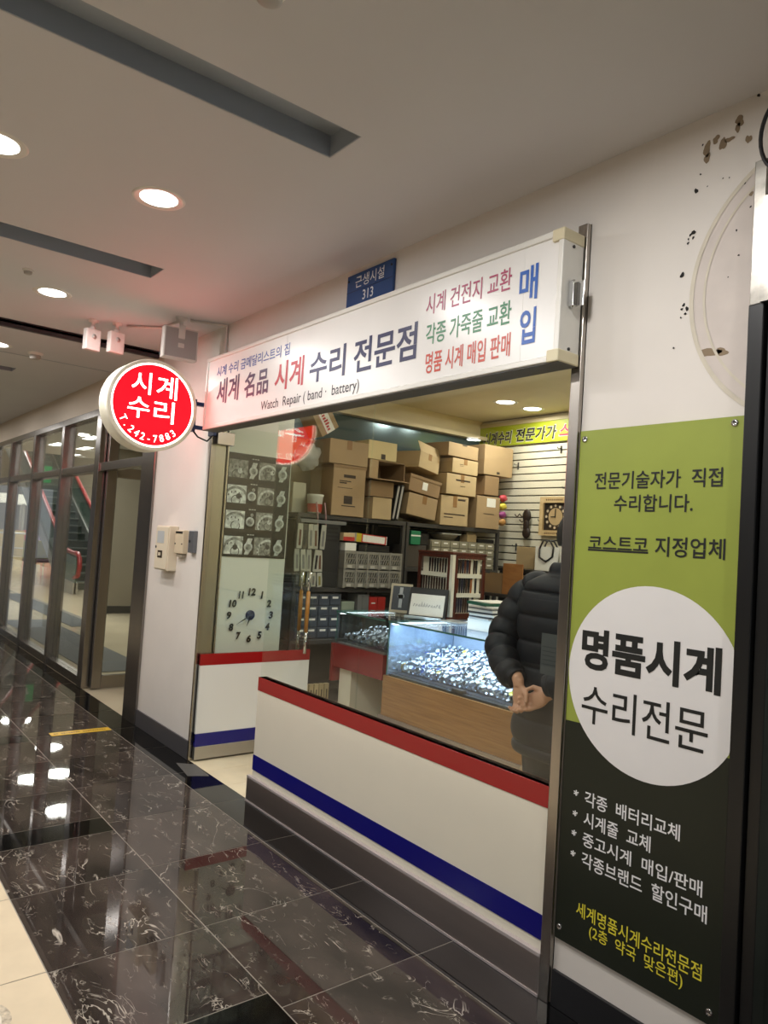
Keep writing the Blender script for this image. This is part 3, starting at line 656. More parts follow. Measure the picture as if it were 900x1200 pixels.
e = thing('card_reader', 'narrow grey metal box nearest the shop door, on the white pier', 'electrical box', (-4.895,0.0,1.40))
MB().bx(-0.042,0.042,-0.032,0.0,0.0,0.155,0,0.004).build('box', mat('reader_grey', rgb(118,120,124), 0.35, 0.5), e)
MB().cyl((-0.015,-0.032,0.08),(-0.015,-0.037,0.08),0.010,12).build('keyhole', black_pl, e)

# yellow floor sticker
fs = thing('floor_sticker', 'yellow warning strip stuck on the dark marble floor', 'sticker', (-5.72,-0.43,0.0006))
MB().bx(-0.045,0.045,-0.215,0.215,0.0,0.0012).build('strip', mat('sticker_yellow', rgb(226,184,50), 0.45), fs)
mbs = MB(); R_ = random.Random(5)
for k in range(22):
    if k in (2,11): continue
    y = -0.19+0.0172*k; mbs.bx(-0.016+R_.uniform(0,.008),0.016-R_.uniform(0,.008),y,y+0.0125,0.0012,0.0016)
mbs.build('print', mat('sticker_ink', rgb(120,78,26), 0.5), fs)
o = MB().prism([(-4.70,-0.10,0.0003),(-4.42,-0.14,0.0003),(-4.36,-0.02,0.0003),(-4.62,0.0,0.0003)],(0,0,0.002)).build('floor_hinge_plate', mat('hinge_plate', rgb(120,118,114), 0.35, 0.6)); tag(o, 'flat grey metal plate on the threshold below the open door', 'plate')
# round inlay in the beige tiles
rg = thing('floor_medallion', 'pale round disc with grey ring on beige floor tiles', 'floor inlay', (-2.53,-1.66,0.0004))
MB().lathe([(0.0,0.0008),(0.10,0.0008)], n=40).build('disc', mat('inlay_white', rgb(232,222,204), 0.2), rg)
MB().lathe([(0.10,0.0012),(0.128,0.0012)], n=40).build('ring', mat('inlay_grey', rgb(186,172,148), 0.3, noise=0.4, nscale=60), rg)

exec_shop = True
# ------------------------------------------------------------------ shop room
shop_wall = mat('shop_cream', rgb(222,208,172), 0.6); shop_ceil = mat('shop_ceiling', rgb(224,212,180), 0.65, noise=0.03, nscale=4)
SCZ = 2.87
struct(MB().bx(-5.74,-1.4,0.1,3.5,SCZ,SCZ+0.05).build('ceiling_shop', shop_ceil))
struct(MB().bx(-5.74,-5.36,0.1,3.35,0,SCZ).build('wall_left', shop_wall))
struct(MB().bx(-1.55,-1.45,0.1,3.35,0,SCZ).build('wall_right', shop_wall))
struct(MB().bx(-5.36,-4.80,0.62,0.66,0,SCZ).build('wall_return', shop_wall))
teal = mat('teal_glass', rgb(84,104,110), 0.16, 0.4)
struct(MB().bx(-5.36,-5.335,0.70,3.2,2.40,2.665).build('window_2', teal))
struct(MB().bx(-5.36,-5.25,0.70,3.24,2.665,2.70).build('trim_10', shop_wall))
# slatwall
slat_m = mat('slat_white', rgb(226,220,200), 0.4); slat_d = mat('slat_groove', rgb(70,64,54), 0.7)
mb = MB(); z = 0.0; k = 0
while z < SCZ-0.01:
    z1 = min(z+0.067, SCZ); mb.bx(-5.36,-1.55,3.25,3.275,z+0.004,z1-0.004,0,0.0015); z = z1+0.003
mb.bx(-5.36,-1.55,3.268,3.35,0,SCZ,1)
wall_back = struct(mb.build('wall_back', [slat_m, slat_d]))
# shop lamps
sd = [(-4.46,2.62),(-4.46,2.98),(-3.0,2.2),(-2.2,2.2),(-3.6,0.8),(-2.2,1.0)]
for i, (x, y) in enumerate(sd):
    o = copy_tree(dl0); o.location = (x, y, SCZ); o['group'] = 'downlights in the shop ceiling'
    o['label'] = ['brighter round downlight in the shop ceiling under the sign','second round downlight close to the green inner banner'][i] if i < 2 else 'round downlight in the shop ceiling hidden by the sign'
    area('shop_lamp', (x, y, SCZ-0.03), 0.15, SHOP_W*(0.5 if i == 1 else 1), (1.0,0.95,0.85))
# inner green banner
ib = thing('inner_banner', 'lime green banner with slanted black lettering on the shop back wall', 'banner', (-4.5,3.235,2.60))
MB().bx(-0.87,0.55,-0.004,0.004,0.0,0.20).build('banner_sheet', mat('lime_vinyl', rgb(176,188,42), 0.45), ib)
wo = mat('banner_white', rgb(240,240,230), 0.5); bk2 = mat('banner_black', rgb(26,22,40), 0.5); pk2 = mat('banner_pink', rgb(190,40,90), 0.5)
for (body, x0, x1, z0, z1, m) in (('시계수리',-0.80,-0.42,0.02,0.145,bk2),('전문가가',-0.37,0.13,0.025,0.155,bk2),('스위스',0.16,0.50,0.03,0.16,pk2)):
    lettering('lettering_outline', body, (x0-0.006,x1+0.006,z0-0.006,z1+0.006), wo, ib, '-Y', 0.0045, 0.04, shear=0.15)
    lettering('lettering', body, (x0,x1,z0,z1), m, ib, '-Y', 0.0058, 0.028, shear=0.15)
MB().bx(-0.87,0.55,-0.012,0.008,0.20,0.235).build('top_rail', mat('rail_cream', rgb(210,196,160), 0.5), ib)

# ------------------------------------------------------------------ shelf units
def shelf_unit(name, y0, y1, levels, label):
    t = thing(name, label, 'shelving', (-5.08,(y0+y1)/2,0), 0, 'metal shelving units in the shop')
    hw_ = (y1-y0)/2
    for sx in (-0.25, 0.20):
        for sy in (-hw_, hw_-0.03): MB().bx(sx,sx+0.03,sy,sy+0.03,0,levels[0]-0.035).build('upright', shelf_m, t)
    for z in levels:
        MB().bx(-0.25,0.232,-hw_,hw_,z-0.035,z,0,0.003).build('shelf_board', shelf_m, t)
    MB().bx(-0.262,-0.252,-hw_,hw_,0.1,levels[0]-0.04).build('back_panel', mat('shelf_back', rgb(52,50,48), 0.6), t)
    return t
shelf_unit('shelf_unit', 0.80, 1.885, [1.75,1.175,0.765,0.25], 'dark metal shelving unit with grey crates, nearer the entrance')
shelf_unit('shelf_unit', 1.90, 3.06, [1.75,1.36,0.96,0.5,0.2], 'dark metal shelving unit at the back, holding drawers and boxes')

# ------------------------------------------------------------------ cartons on top
def carton(y0, y1, z0, z1, label, m=None, depth=0.34, xf=-4.83, tilt=0, rz=0, tape=True, prints=(), lid=None, sticker=None, name='cardboard_box', topflap=False):
    m = m or cardb; wv, hv = y1-y0, z1-z0
    t = thing(name, label, 'box', (xf-depth/2,(y0+y1)/2,z0), math.radians(rz), 'cartons piled on top of the shelves', math.radians(tilt))
    MB().bx(-depth/2,depth/2,-wv/2,wv/2,0,hv,0,0.004).build('carton', m, t)
    e = 0.0012
    if tape:
        mb = MB(); c = wv*(tape if isinstance(tape, float) else 0.0)
        mb.bx(-depth/2,depth/2,c-0.024,c+0.024,hv,hv+e); mb.bx(depth/2,depth/2+e,c-0.024,c+0.024,hv*0.62,hv)
        mb.build('packing_tape', tape_m, t)
    if prints:
        mb = MB()
        for (a, b, c, d) in prints: mb.bx(depth/2,depth/2+e,-wv/2+a*wv,-wv/2+b*wv,c*hv,d*hv)
        mb.build('print', mat('carton_ink', rgb(58,46,34), 0.7), t)
    if sticker:
        a, b, c, d = sticker; MB().bx(depth/2,depth/2+e*1.2,-wv/2+a*wv,-wv/2+b*wv,c*hv,d*hv).build('sticker', paper, t)
    if lid:
        MB().bx(-depth/2-0.004,depth/2+0.004,-wv/2-0.004,wv/2+0.004,hv-lid,hv+0.003).build('lid', cardb_d, t)
    if topflap:
        MB().add([(depth/2,-wv/2,hv),(depth/2,wv/2,hv),(depth/2-0.04,wv/2,hv+0.09),(depth/2-0.04,-wv/2,hv+0.09)],[(0,1,2,3)]).add([(depth/2-.004,-wv/2,hv),(depth/2-.004,wv/2,hv),(depth/2-0.044,wv/2,hv+0.09),(depth/2-0.044,-wv/2,hv+0.09)],[(3,2,1,0)]).build('flap', m, t)
    return t
carton(1.09,1.41,1.752,2.158,'tall brown carton with printed marks, left end of the shelf top', prints=[(.32,.68,.76,.82),(.2,.55,.68,.70),(.2,.42,.64,.665),(.15,.6,.55,.56),(.36,.62,.24,.40),(.30,.72,.19,.21)], tape=False, lid=0.02)
carton(1.04,1.42,2.165,2.36,'brown taped carton lying on the tall printed carton', cardb, 0.34, topflap=False)
carton(1.47,1.71,1.937,2.07,'small squat brown box on top of narrow light carton', cardb_d, 0.24, tape=False)
carton(1.50,1.70,1.752,1.932,'small narrow light brown carton at shelf level', cardb_l, 0.22, tape=0.0)
t = thing('open_carton', 'open empty carton lying sideways, dark opening facing out', 'box', (-5.0,1.63,2.085), 0, 'cartons piled on top of the shelves')
MB().bx(-0.17,0.17,-0.19,-0.184,0,0.155).bx(-0.17,0.17,0.184,0.19,0,0.155).bx(-0.17,0.17,-0.184,0.184,0,0.006).bx(-0.17,0.17,-0.184,0.184,0.149,0.155).bx(-0.17,-0.164,-0.184,0.184,0.006,0.149).build('carton', cardb_d, t)
MB().bx(0.17,0.174,-0.19,-0.10,0,0.155).build('flap', cardb, t); MB().prism([(0.17,-0.19,0),(0.17,0.19,0),(0.24,0.20,-0.012),(0.24,-0.20,-0.012)],(0,0,0.004)).build('flap', cardb_d, t)
carton(1.42,1.72,2.245,2.40,'pale yellow box with faint writing on the open carton', cardb_y, 0.3, tape=False, prints=[(.45,.6,.04,.32)])
t = thing('striped_parcel', 'tilted parcel box with white and red printed label band', 'box', (-4.93,1.03,2.40), 0, 'cartons piled on top of the shelves', math.radians(34))
MB().bx(-0.1,0.1,-0.08,0.10,0.0,0.19,0,0.004).build('carton', cardb, t); MB().bx(0.1,0.1015,-0.035,0.055,0.0,0.19).build('label_band', paper, t)
mb = MB(); R_ = random.Random(2)
for k in range(7): mb.bx(0.1015,0.103,-0.01,0.03-R_.uniform(0,.015),0.02+0.023*k,0.035+0.023*k)
mb.bx(0.1015,0.103,-0.034,-0.030,0,0.19); mb.build('print', mat('label_red', rgb(190,50,50), 0.5), t)
o = MB().ball((0,0,0),(0.08,0.10,0.10),16,10,f=lambda d,p: p*(1+0.18*math.sin(9*d.x+4*d.z)+0.12*math.sin(13*d.y))).build('plastic_bag', mat('bag_plastic', rgb(186,184,180), 0.2), loc=(-4.95,0.915,2.20)); tag(o, 'crumpled grey plastic bag under the tilted parcel', 'bag')
o = MB().bx(-0.12,0.12,-0.06,0.06,0,0.24,0,0.004).build('pale_carton', mat('pale_carton', rgb(196,190,168), 0.7), loc=(-5.1,0.88,1.752)); tag(o, 'pale beige box below the plastic bag at the left shelf end', 'box')
e_ = thing('white_bucket', 'small white plastic tub with red label on the shelf edge', 'tub', (-4.87,0.96,1.752)); MB().lathe([(0.0,0.0),(0.052,0.0),(0.062,0.13),(0.066,0.135),(0.066,0.15),(0,0.15)], n=24).build('tub', mat('tub_white', rgb(214,212,200), 0.4), e_); MB().lathe([(0.0545,0.01),(0.0605,0.075)], n=24).build('label_wrap', mat('tub_red', rgb(170,60,40), 0.5), e_)
for k in range(2):
    o = MB().bx(-0.13,0.13,-0.016,0.016,0,0.30,0,0.003).build('ring_binder', black_pl, loc=(-4.96,1.722+0.043*k,1.758)); o.rotation_euler = (math.radians(-9),0,0)
    tag(o, ['left of two leaning black binders with pale edges','right of two leaning black binders, touching the tilted carton'][k], 'binder', 'leaning black binders'); MB().bx(0.13,0.132,-0.009,0.009,0.01,0.29).build('spine_label', mat('binder_edge', rgb(170,166,158), 0.4), o)
o = MB().bx(-0.03,0.03,-0.055,0.055,0,0.29,0,0.003).build('red_folder', mat('folder_red', rgb(110,20,26), 0.5), loc=(-5.14,1.745,1.752)); tag(o, 'dark red folder box standing between cartons and black binders', 'folder'); 
o = MB().bx(-0.03,0.03,-0.028,0.028,0,0.66,0,0.003).build('black_board_case', black_pl, loc=(-5.215,1.815,1.752)); tag(o, 'tall narrow black case standing behind the leaning binders', 'case')
carton(1.86,2.20,1.80,1.99,'tilted plain brown carton, lowest beside the black binders', cardb, 0.34, tilt=-7, tape=0.05)
carton(1.87,2.23,2.003,2.145,'tilted lidded brown box with square white sticker', cardb_d, 0.34, tilt=-8, tape=False, sticker=(.42,.58,.25,.72), lid=0.022)
carton(1.90,2.21,2.215,2.36,'tilted light brown carton at the top left of the second pile', cardb_l, 0.32, tilt=-7, topflap=True, rz=14)
carton(2.26,2.60,1.752,2.02,'wide carton printed with a line of letters, lowest in the second pile', cardb_l, 0.36, prints=[(.12,.88,.36,.40),(.12,.45,.26,.29),(.60,.88,.86,.92)])
carton(2.28,2.69,2.035,2.22,'pale carton with printed lettering above the lettered wide carton', cardb_l, 0.36, tape=0.02, prints=[(.30,.78,.68,.76),(.45,.62,.42,.45)], rz=5)
carton(2.33,2.70,2.232,2.365,'light brown carton under the topmost reddish carton', cardb_l, 0.34, rz=7, prints=[(.28,.42,.6,.63),(.28,.42,.5,.52)])
carton(2.26,2.70,2.378,2.50,'topmost reddish brown carton of the second pile', cardb, 0.34, rz=8, tape=False, prints=[(.45,.6,.88,.98)])
carton(2.775,3.165,2.262,2.545,'big square carton topmost next to the slatted wall', cardb, 0.34, prints=[(.45,.55,.05,.13)], tape=0.0)
carton(2.80,2.99,2.07,2.25,'narrow plain carton between big square carton and taped carton', cardb_d, 0.32, tape=False)
carton(2.71,3.02,1.752,2.055,'brown carton with white address label at right shelf end', cardb, 0.34, sticker=(.42,.80,.68,.95), prints=[(.3,.75,.45,.47)], tape=False)
for k, (z, c, lab) in enumerate(((2.06,(200,70,80),'pink toy packet stuck beside the narrow carton'),(1.98,(216,200,70),'yellow toy packet hanging over purple packet'),(1.90,(150,70,130),'purple toy packet hanging near the slatted wall'),(1.83,(190,140,80),'orange brown packet lowest beside the labelled carton'))):
    o = MB().ball((0,0,0),(0.03,0.05,0.033),12,8,f=lambda d,p: p*(1+0.15*math.sin(6*d.x+5*d.z))).build('toy_packet', mat('packet_%d' % k, rgb(*c), 0.4), loc=(-4.86,3.09,z)); tag(o, lab, 'packet', 'coloured packets at the shelf end')

# ------------------------------------------------------------------ goods on the shelves
crate_m = mat('crate_grey', rgb(140,136,126), 0.5)
def crate():
    t = thing('plastic_crate', '', 'crate', (-5.0,1.54,1.176), 0, 'grey folding crates on the shelf')
    mb = MB(); W, D_, H = 0.60, 0.36, 0.148
    for s in (0, 1):
        x = D_/2 if s == 0 else -D_/2
        mb.bx(x-0.012,x,-W/2,W/2,0,0.045); mb.bx(x-0.012,x,-W/2,W/2,0.128,H); mb.bx(x-0.012,x,-W/2,W/2,0.083,0.09)
        for k in range(6): y = -W/2+k*(W-0.02)/5; mb.bx(x-0.012,x+0.003,y,y+0.02,0,H)
        for k in range(5):
            ya = -W/2+k*(W-0.02)/5+0.02
            for j in range(4):
                for zz in (0.048,0.092):
                    yb = ya+0.006+j*0.024; mb.prism([(x-0.01,yb,zz),(x-0.01,yb+0.01,zz),(x-0.01,yb+0.022,zz+0.036),(x-0.01,yb+0.012,zz+0.036)],(0.008,0,0))
    mb.bx(-D_/2,D_/2,-W/2,-W/2+0.012,0,H); mb.bx(-D_/2,D_/2,W/2-0.012,W/2,0,H); mb.bx(-D_/2,D_/2,-W/2,W/2,0,0.008)
    mb.build('basket', crate_m, t)
    mb = MB()
    for k in range(5):
        y = -W/2+0.035+k*(W-0.02)/5; mb.bx(D_/2,D_/2+0.004,y,y+0.045,0.012,0.034)
    o = mb.build('clip', mat('crate_clip', rgb(186,182,172), 0.5), t)
    return t
c1 = crate(); c1['label'] = 'lower of two stacked grey lattice crates'
c2_ = copy_tree(c1); c2_.location.z = 1.326; c2_['label'] = 'upper of two stacked grey lattice crates'
def simple(name, cat, label, y0, y1, z0, z1, m, depth=0.2, xf=-4.86, parts=(), group=None, rx=0, rz=0):
    t = thing(name, label, cat, (xf-depth/2,(y0+y1)/2,z0), rz, group, rx)
    wv, hv = y1-y0, z1-z0
    MB().bx(-depth/2,depth/2,-wv/2,wv/2,0,hv,0,0.003).build('body', m, t)
    for (pn, a, b, c, d, pm) in parts: MB().bx(depth/2,depth/2+0.0015,-wv/2+a*wv,-wv/2+b*wv,c*hv,d*hv).build(pn, pm, t)
    return t
yel_c = mat('pack_yellow', rgb(196,176,30), 0.5); red_c = mat('pack_red', rgb(186,44,36), 0.5); grn_c = mat('pack_green', rgb(30,120,80), 0.5)
simple('tool_carton','box','long white and red carton with yellow end on upper crate',1.36,1.68,1.546,1.616,paper,0.12,-4.84,[('end_print',0,.16,0,1,yel_c),('border',.16,.2,0,1,red_c),('border',.93,.97,0,1,red_c),('border',.2,.93,0,.1,red_c),('border',.2,.93,.9,1,red_c)],rx=math.radians(-3))
simple('dark_case','case','low black case lying on the upper grey crate',1.40,1.72,1.476,1.53,black_pl,0.25,-4.85)
simple('white_carton','box','small white box at the left end of the upper crate',1.25,1.36,1.476,1.54,paper,0.12,-4.83)
simple('red_packet','box','small red and cream packet leaning on the crate end',1.22,1.33,1.555,1.62,mat('packet_cream', rgb(206,180,140), 0.5),0.12,-4.82,[('print',0,1,0,.5,red_c)])
bd = mat('tower_black', rgb(40,40,40), 0.5)
simple('slotted_case','case','tall dark slotted case between hanging packs and crates',1.06,1.22,1.177,1.70,bd,0.3,-4.87,[('slot',.2,.85,.70,.73,black_pl),('slot',.2,.85,.76,.79,black_pl),('slot',.2,.85,.82,.85,black_pl),('slot',.2,.85,.88,.91,black_pl)])
o = MB().bx(-0.006,0.006,0,0.42,-0.014,0.014,0,0.002).build('hanging_rail', grey_pl, loc=(-4.80,0.80,1.69)); tag(o, 'grey rail under the shelf edge carrying plastic packs', 'rail')
pk_m = [mat('pack_clear', rgb(170,170,158), 0.15), mat('pack_dark', rgb(84,82,74), 0.2), mat('pack_olive', rgb(140,132,70), 0.2), mat('pack_pale', rgb(180,178,164), 0.15)]
R_ = random.Random(11)
for r in range(3):
    for k in range(5):
        h = [0.19,0.17,0.11][r]; y = 0.79+0.052*k; z = [1.475,1.30,1.185][r]
        t = thing('strap_pack', ['upper','middle','lowest'][r]+' row hanging clear plastic pack of watch straps', 'packet', (-4.79-0.012*((k+r)%2),y,z), 0, 'hanging strap packs, '+['upper row','middle row','lowest row'][r], math.radians(R_.uniform(-5,5)))
        MB().prism([(0,-0.021,0),(0,0.021,0),(0,0.024,h*0.5),(0,0.020,h),(0,-0.020,h),(0,-0.023,h*0.5)],(0.009,0,0)).build('pouch', R_.choice(pk_m), t)
        MB().bx(0.009,0.0105,-0.009,0.009,h*0.12,h*0.75).build('strap_insert', R_.choice([black_pl, black_pl, mat('strap_olive', rgb(120,112,50), 0.5), mat('strap_brown', rgb(96,60,36), 0.5), grey_pl]), t)
for k in range(2):
    o = MB().tube([(0,0,0.14),(0.012,0.008,0.06),(0.006,0.024,-0.05)],0.006,6).build('ribbon', mat('ribbon_pink', rgb(176,140,140), 0.5), loc=(-4.815,0.94+0.075*k,1.70)); tag(o, ['left','right'][k]+' pale pink ribbon hanging over the shelf edge', 'ribbon', 'ribbons over the shelf edge')
# drawer cabinet
dc = thing('drawer_cabinet', 'grey small parts cabinet with labelled drawers behind door handles', 'drawer cabinet', (-4.99,1.06,0.766))
MB().bx(-0.12,0.11,-0.22,0.22,0,0.36,0,0.004).build('cabinet_body', mat('cabinet_grey', rgb(92,94,98), 0.5), dc)
for r in range(4):
    for k in range(4):
        y = -0.207+0.104*k; z = 0.012+0.086*r
        d = MB().bx(0.11,0.122,y,y+0.098,z,z+0.078,0,0.003).build('drawer', mat('drawer_blue', rgb(70,76,86), 0.3), dc); MB().bx(0.122,0.124,y+0.022,y+0.076,z+0.05,z+0.066).build('label_tab', paper, d)
simple('red_box','box','left of two small red boxes on the lower shelf',1.56,1.645,0.99,1.10,red_c,0.15,-4.87,[('print',.25,.75,.5,.58,paper)],'small red boxes on the lower shelf')
simple('red_box','box','right of two small red boxes on the lower shelf',1.65,1.73,0.99,1.10,red_c,0.15,-4.87,group='small red boxes on the lower shelf')
simple('grey_box','box','grey box left of the two red boxes',1.44,1.555,0.99,1.12,grey_pl,0.15,-4.87)
simple('paper_stack','papers','flat pile of dark folders under the red boxes',1.30,1.80,0.766,0.985,mat('folder_dark', rgb(50,48,46), 0.6),0.3,-4.88)
simple('pale_box','box','pale flat box lying beside the drawer cabinet',1.30,1.43,0.99,1.06,mat('pale_green', rgb(150,160,140), 0.5),0.2,-4.9)
for k in range(5):
    simple('flat_carton','box','tall cream flat carton standing on the floor beside the shelf',0.93+0.048*k,0.97+0.048*k,0.252,0.68,mat('carton_cream', rgb(190,172,128), 0.7),0.03,-4.80,group='cream flat cartons by the shelf', parts=[('edge_slit',.35,.6,.1,.9,mat('slit_dark', rgb(90,80,58), 0.7))]).location.z = 0.001 
simple('green_packet','box','green packet with white stripe at left of the back shelf',1.96,2.07,1.56,1.68,grn_c,0.1,-4.86,[('stripe',0,1,.6,.7,paper)])
simple('black_bag','bag','black pouch lying on the back shelf beside green packet',2.09,2.18,1.56,1.66,black_pl,0.2,-4.88)
simple('grey_case','case','grey box under the green packet on the back shelf',1.95,2.16,1.362,1.555,mat('case_grey', rgb(70,64,58), 0.5),0.22,-4.88)
pt = thing('parts_drawers', 'wide clear parts organiser with many labelled drawers at back', 'drawer cabinet', (-4.99,2.605,1.362))
MB().bx(-0.12,0.11,-0.40,0.42,0,0.255,0,0.003).build('cabinet_body', mat('organiser_body', rgb(120,114,98), 0.4), pt)
for r in range(4):
    for k in range(7):
        y = -0.39+0.1145*k; z = 0.008+0.061*r
        d = MB().bx(0.11,0.12,y,y+0.107,z,z+0.055,0,0.002).build('drawer', mat('organiser_drawer', rgb(148,142,122), 0.25), pt); MB().bx(0.12,0.1215,y+0.03,y+0.08,z+0.03,z+0.042).build('label_tab', paper, d)
o = MB().lathe([(0,0),(0.10,0.0),(0.13,0.045),(0.135,0.05),(0.12,0.05),(0.09,0.01)], n=24).build('shallow_bowl', mat('bowl_clear', rgb(140,132,112), 0.2), loc=(-4.99,2.46,1.618)); tag(o, 'shallow clear bowl on top of the parts organiser', 'bowl')
simple('wood_box','box','small yellow brown wooden box on the parts organiser',2.66,2.78,1.618,1.685,cardb_l,0.1,-4.88)
simple('flat_tray','tray','flat pale tray under the shelf at back',2.36,2.6,1.672,1.684,paper,0.2,-4.9)
simple('black_pouch','bag','flat black pouch at right end of the organiser',2.80,3.02,1.618,1.65,black_pl,0.2,-4.88)

# ------------------------------------------------------------------ glass counters
felt = mat('white_felt', rgb(206,210,214), 0.8); wood_c = wood_mat('counter_wood', rgb(140,98,56), rgb(166,122,74), (0.7,3,14), 0.3)
def glass_case(t, x0, x1, y0, y1, z0, z1, side=None):
    g = 0.006
    MB().bx(x0,x1,y0,y0+g,z0,z1-0.01).build('front_pane', case_glass, t); MB().bx(x0,x0+g,y0+g,y1,z0,z1-0.01).build('side_pane', side or case_glass, t)
    MB().bx(x1-g,x1,y0+g,y1,z0,z1-0.01).build('side_pane', case_glass, t)
    MB().bx(x0-0.004,x1+0.004,y0-0.006,y1,z1-0.01,z1).build('top_pane', case_glass, t)
    mb = MB(); mb.bx(x0-0.005,x1+0.005,y0-0.0075,y0-0.006,z1-0.011,z1+0.0005); mb.bx(x0-0.0055,x0-0.004,y0-0.006,y1,z1-0.011,z1+0.0005); mb.bx(x0-0.001,x0+0.003,y0-0.001,y0+0.003,z0,z1-0.011)
    o = mb.build('glass_edge', edge_glass, t)
ct = thing('display_counter', 'wooden counter with lit glass case full of watches', 'counter', (-3.345,1.05,0.0))
MB().bx(-0.645,0.625,0.0,0.9,0.375,0.645).bx(-0.62,0.60,0.03,0.9,0.0,0.27).build('counter_base', wood_c, ct)
MB().bx(-0.665,0.63,-0.016,0.9,0.27,0.375,0,0.002).bx(-0.667,0.632,-0.020,-0.016,0.312,0.335).build('steel_strip', kick_m, ct)
glass_case(ct, -0.62, 0.62, 0.006, 0.90, 0.65, 1.02, mat('case_mirror', rgb(176,192,214), 0.16, 0.75))
MB().bx(-0.61,0.61,0.02,0.89,0.645,0.66).build('case_floor', mat('case_floor_black', rgb(24,26,32), 0.5), ct)
MB().bx(-0.61,0.61,0.62,0.64,0.66,1.008).build('back_panel', mat('case_haze', rgb(188,202,226), 0.18, 0.6), ct)  # pale blue colour paints in the lit haze above the watches
led_m = mat('led_strip', rgb(240,246,255), 0.4, emit=4.0, ec=(0.86,0.93,1,1))
MB().bx(-0.613,-0.602,0.03,0.86,0.995,1.008).build('led_strip', led_m, ct)
area('case_light', (-3.345,1.10,1.0), 1.18, 9.0, (0.62,0.80,1.0), (math.radians(38),0,0), 'RECTANGLE', sy=0.02)
area('case_light', (-3.345,1.45,1.004), 1.18, 8.0, (0.62,0.80,1.0), (0,0,0), 'RECTANGLE', sy=0.02)
rc = thing('red_counter', 'red counter with lower glass case on a white leg', 'counter', (-4.295,1.06,0.0))
MB().bx(-0.32,0.28,0.0,0.58,0.60,0.775).bx(-0.35,-0.32,-0.01,0.58,0.49,0.775).build('counter_base', mat('counter_red', rgb(128,14,24), 0.25), rc)
MB().bx(-0.30,-0.15,0.05,0.40,0.0,0.60).build('leg', white_gloss, rc); MB().bx(0.1,0.27,0.3,0.55,0.0,0.60).build('leg', mat('leg_dark', rgb(60,30,30), 0.4), rc)
glass_case(rc, -0.318, 0.276, 0.006, 0.58, 0.78, 1.02)
MB().bx(-0.31,0.27,0.02,0.57,0.775,0.785).build('case_floor', mat('grey_felt', rgb(110,110,108), 0.8), rc)
MB().bx(-0.311,-0.300,0.03,0.56,0.995,1.008).build('led_strip', led_m, rc)
MB().bx(-0.14,0.10,0.50,0.52,0.0,0.60).build('shade_board', black_pl, rc)  # added black board, stands in for the darkness beneath the red apron
area('case_light', (-4.55,1.35,1.0), 0.02, 0.7, (0.9,0.95,1.0), (0,0,0), 'RECTANGLE', sy=0.5)

# ------------------------------------------------------------------ watches
w_silver = mat('watch_steel', rgb(196,206,222), 0.22, 0.82); w_gold = mat('watch_gold', rgb(220,186,90), 0.22, 1.0); w_black = mat('watch_leather', rgb(30,28,28), 0.5); w_brown = mat('watch_brown', rgb(86,52,32), 0.5)
d_white = mat('dial_white', rgb(176,184,196), 0.3); d_black = mat('dial_black', rgb(20,22,28), 0.2); d_blue = mat('dial_blue', rgb(34,58,120), 0.2); d_yel = mat('dial_yellow', rgb(220,210,60), 0.3); tagp = mat('price_tag', rgb(244,244,244), 0.6)
def watch_mesh(band, dial, case, tagm=False):
    mb = MB(); N = 22; a, b = 0.026, 0.031; vs = []
    for i in range(N):
        t = 2*PI*i/N; wd = 0.0095 if math.sin(t) < 0.6 else 0.008
        c, s_ = math.cos(t), math.sin(t)
        for (r, x) in ((0,-wd),(0,wd),(0.0026,wd),(0.0026,-wd)): vs.append((x, (a+r)*c, (b+r)*s_))
    fs = [(4*i+k, 4*i+(k+1)%4, 4*((i+1)%N)+(k+1)%4, 4*((i+1)%N)+k) for i in range(N) for k in range(4)]
    mb.add(vs, fs, 0, False)
    M_ = Matrix.Translation((0,0,b))
    mb.lathe([(0,-0.001),(0.017,-0.001),(0.0185,0.002),(0.0185,0.007),(0.0165,0.009)], n=18, mi=2, mx=M_); mb.lathe([(0.0165,0.009),(0.0150,0.0075),(0,0.0078)], n=18, mi=1, mx=M_)
    mb.cyl((0.0185,0,b+0.0045),(0.022,0,b+0.0045),0.0025,8,2)
    mb.bx(-0.0006,0.0006,0.0,0.011,b+0.0079,b+0.0083,2); mb.bx(-0.008,0.0,-0.0006,0.0006,b+0.0079,b+0.0083,2)
    if tagm: mb.bx(-0.008,0.008,a+0.003,a+0.0038,-0.02,-0.002,3)
    return mb.mesh('wristwatch', [band, dial, case, tagp])
VAR = [(watch_mesh(w_silver,d_white,w_silver,True),'silver wristwatch with white dial'),(watch_mesh(w_silver,d_black,w_silver),'silver wristwatch with black dial'),(watch_mesh(w_silver,d_white,w_silver),'steel wristwatch with pale dial'),(watch_mesh(w_silver,d_blue,w_silver,True),'silver wristwatch with blue dial'),(watch_mesh(w_gold,d_white,w_gold),'gold wristwatch with white dial'),(watch_mesh(w_black,d_white,w_silver),'leather strap wristwatch with white dial'),(watch_mesh(w_black,d_yel,w_silver),'black strap wristwatch with yellow dial')]
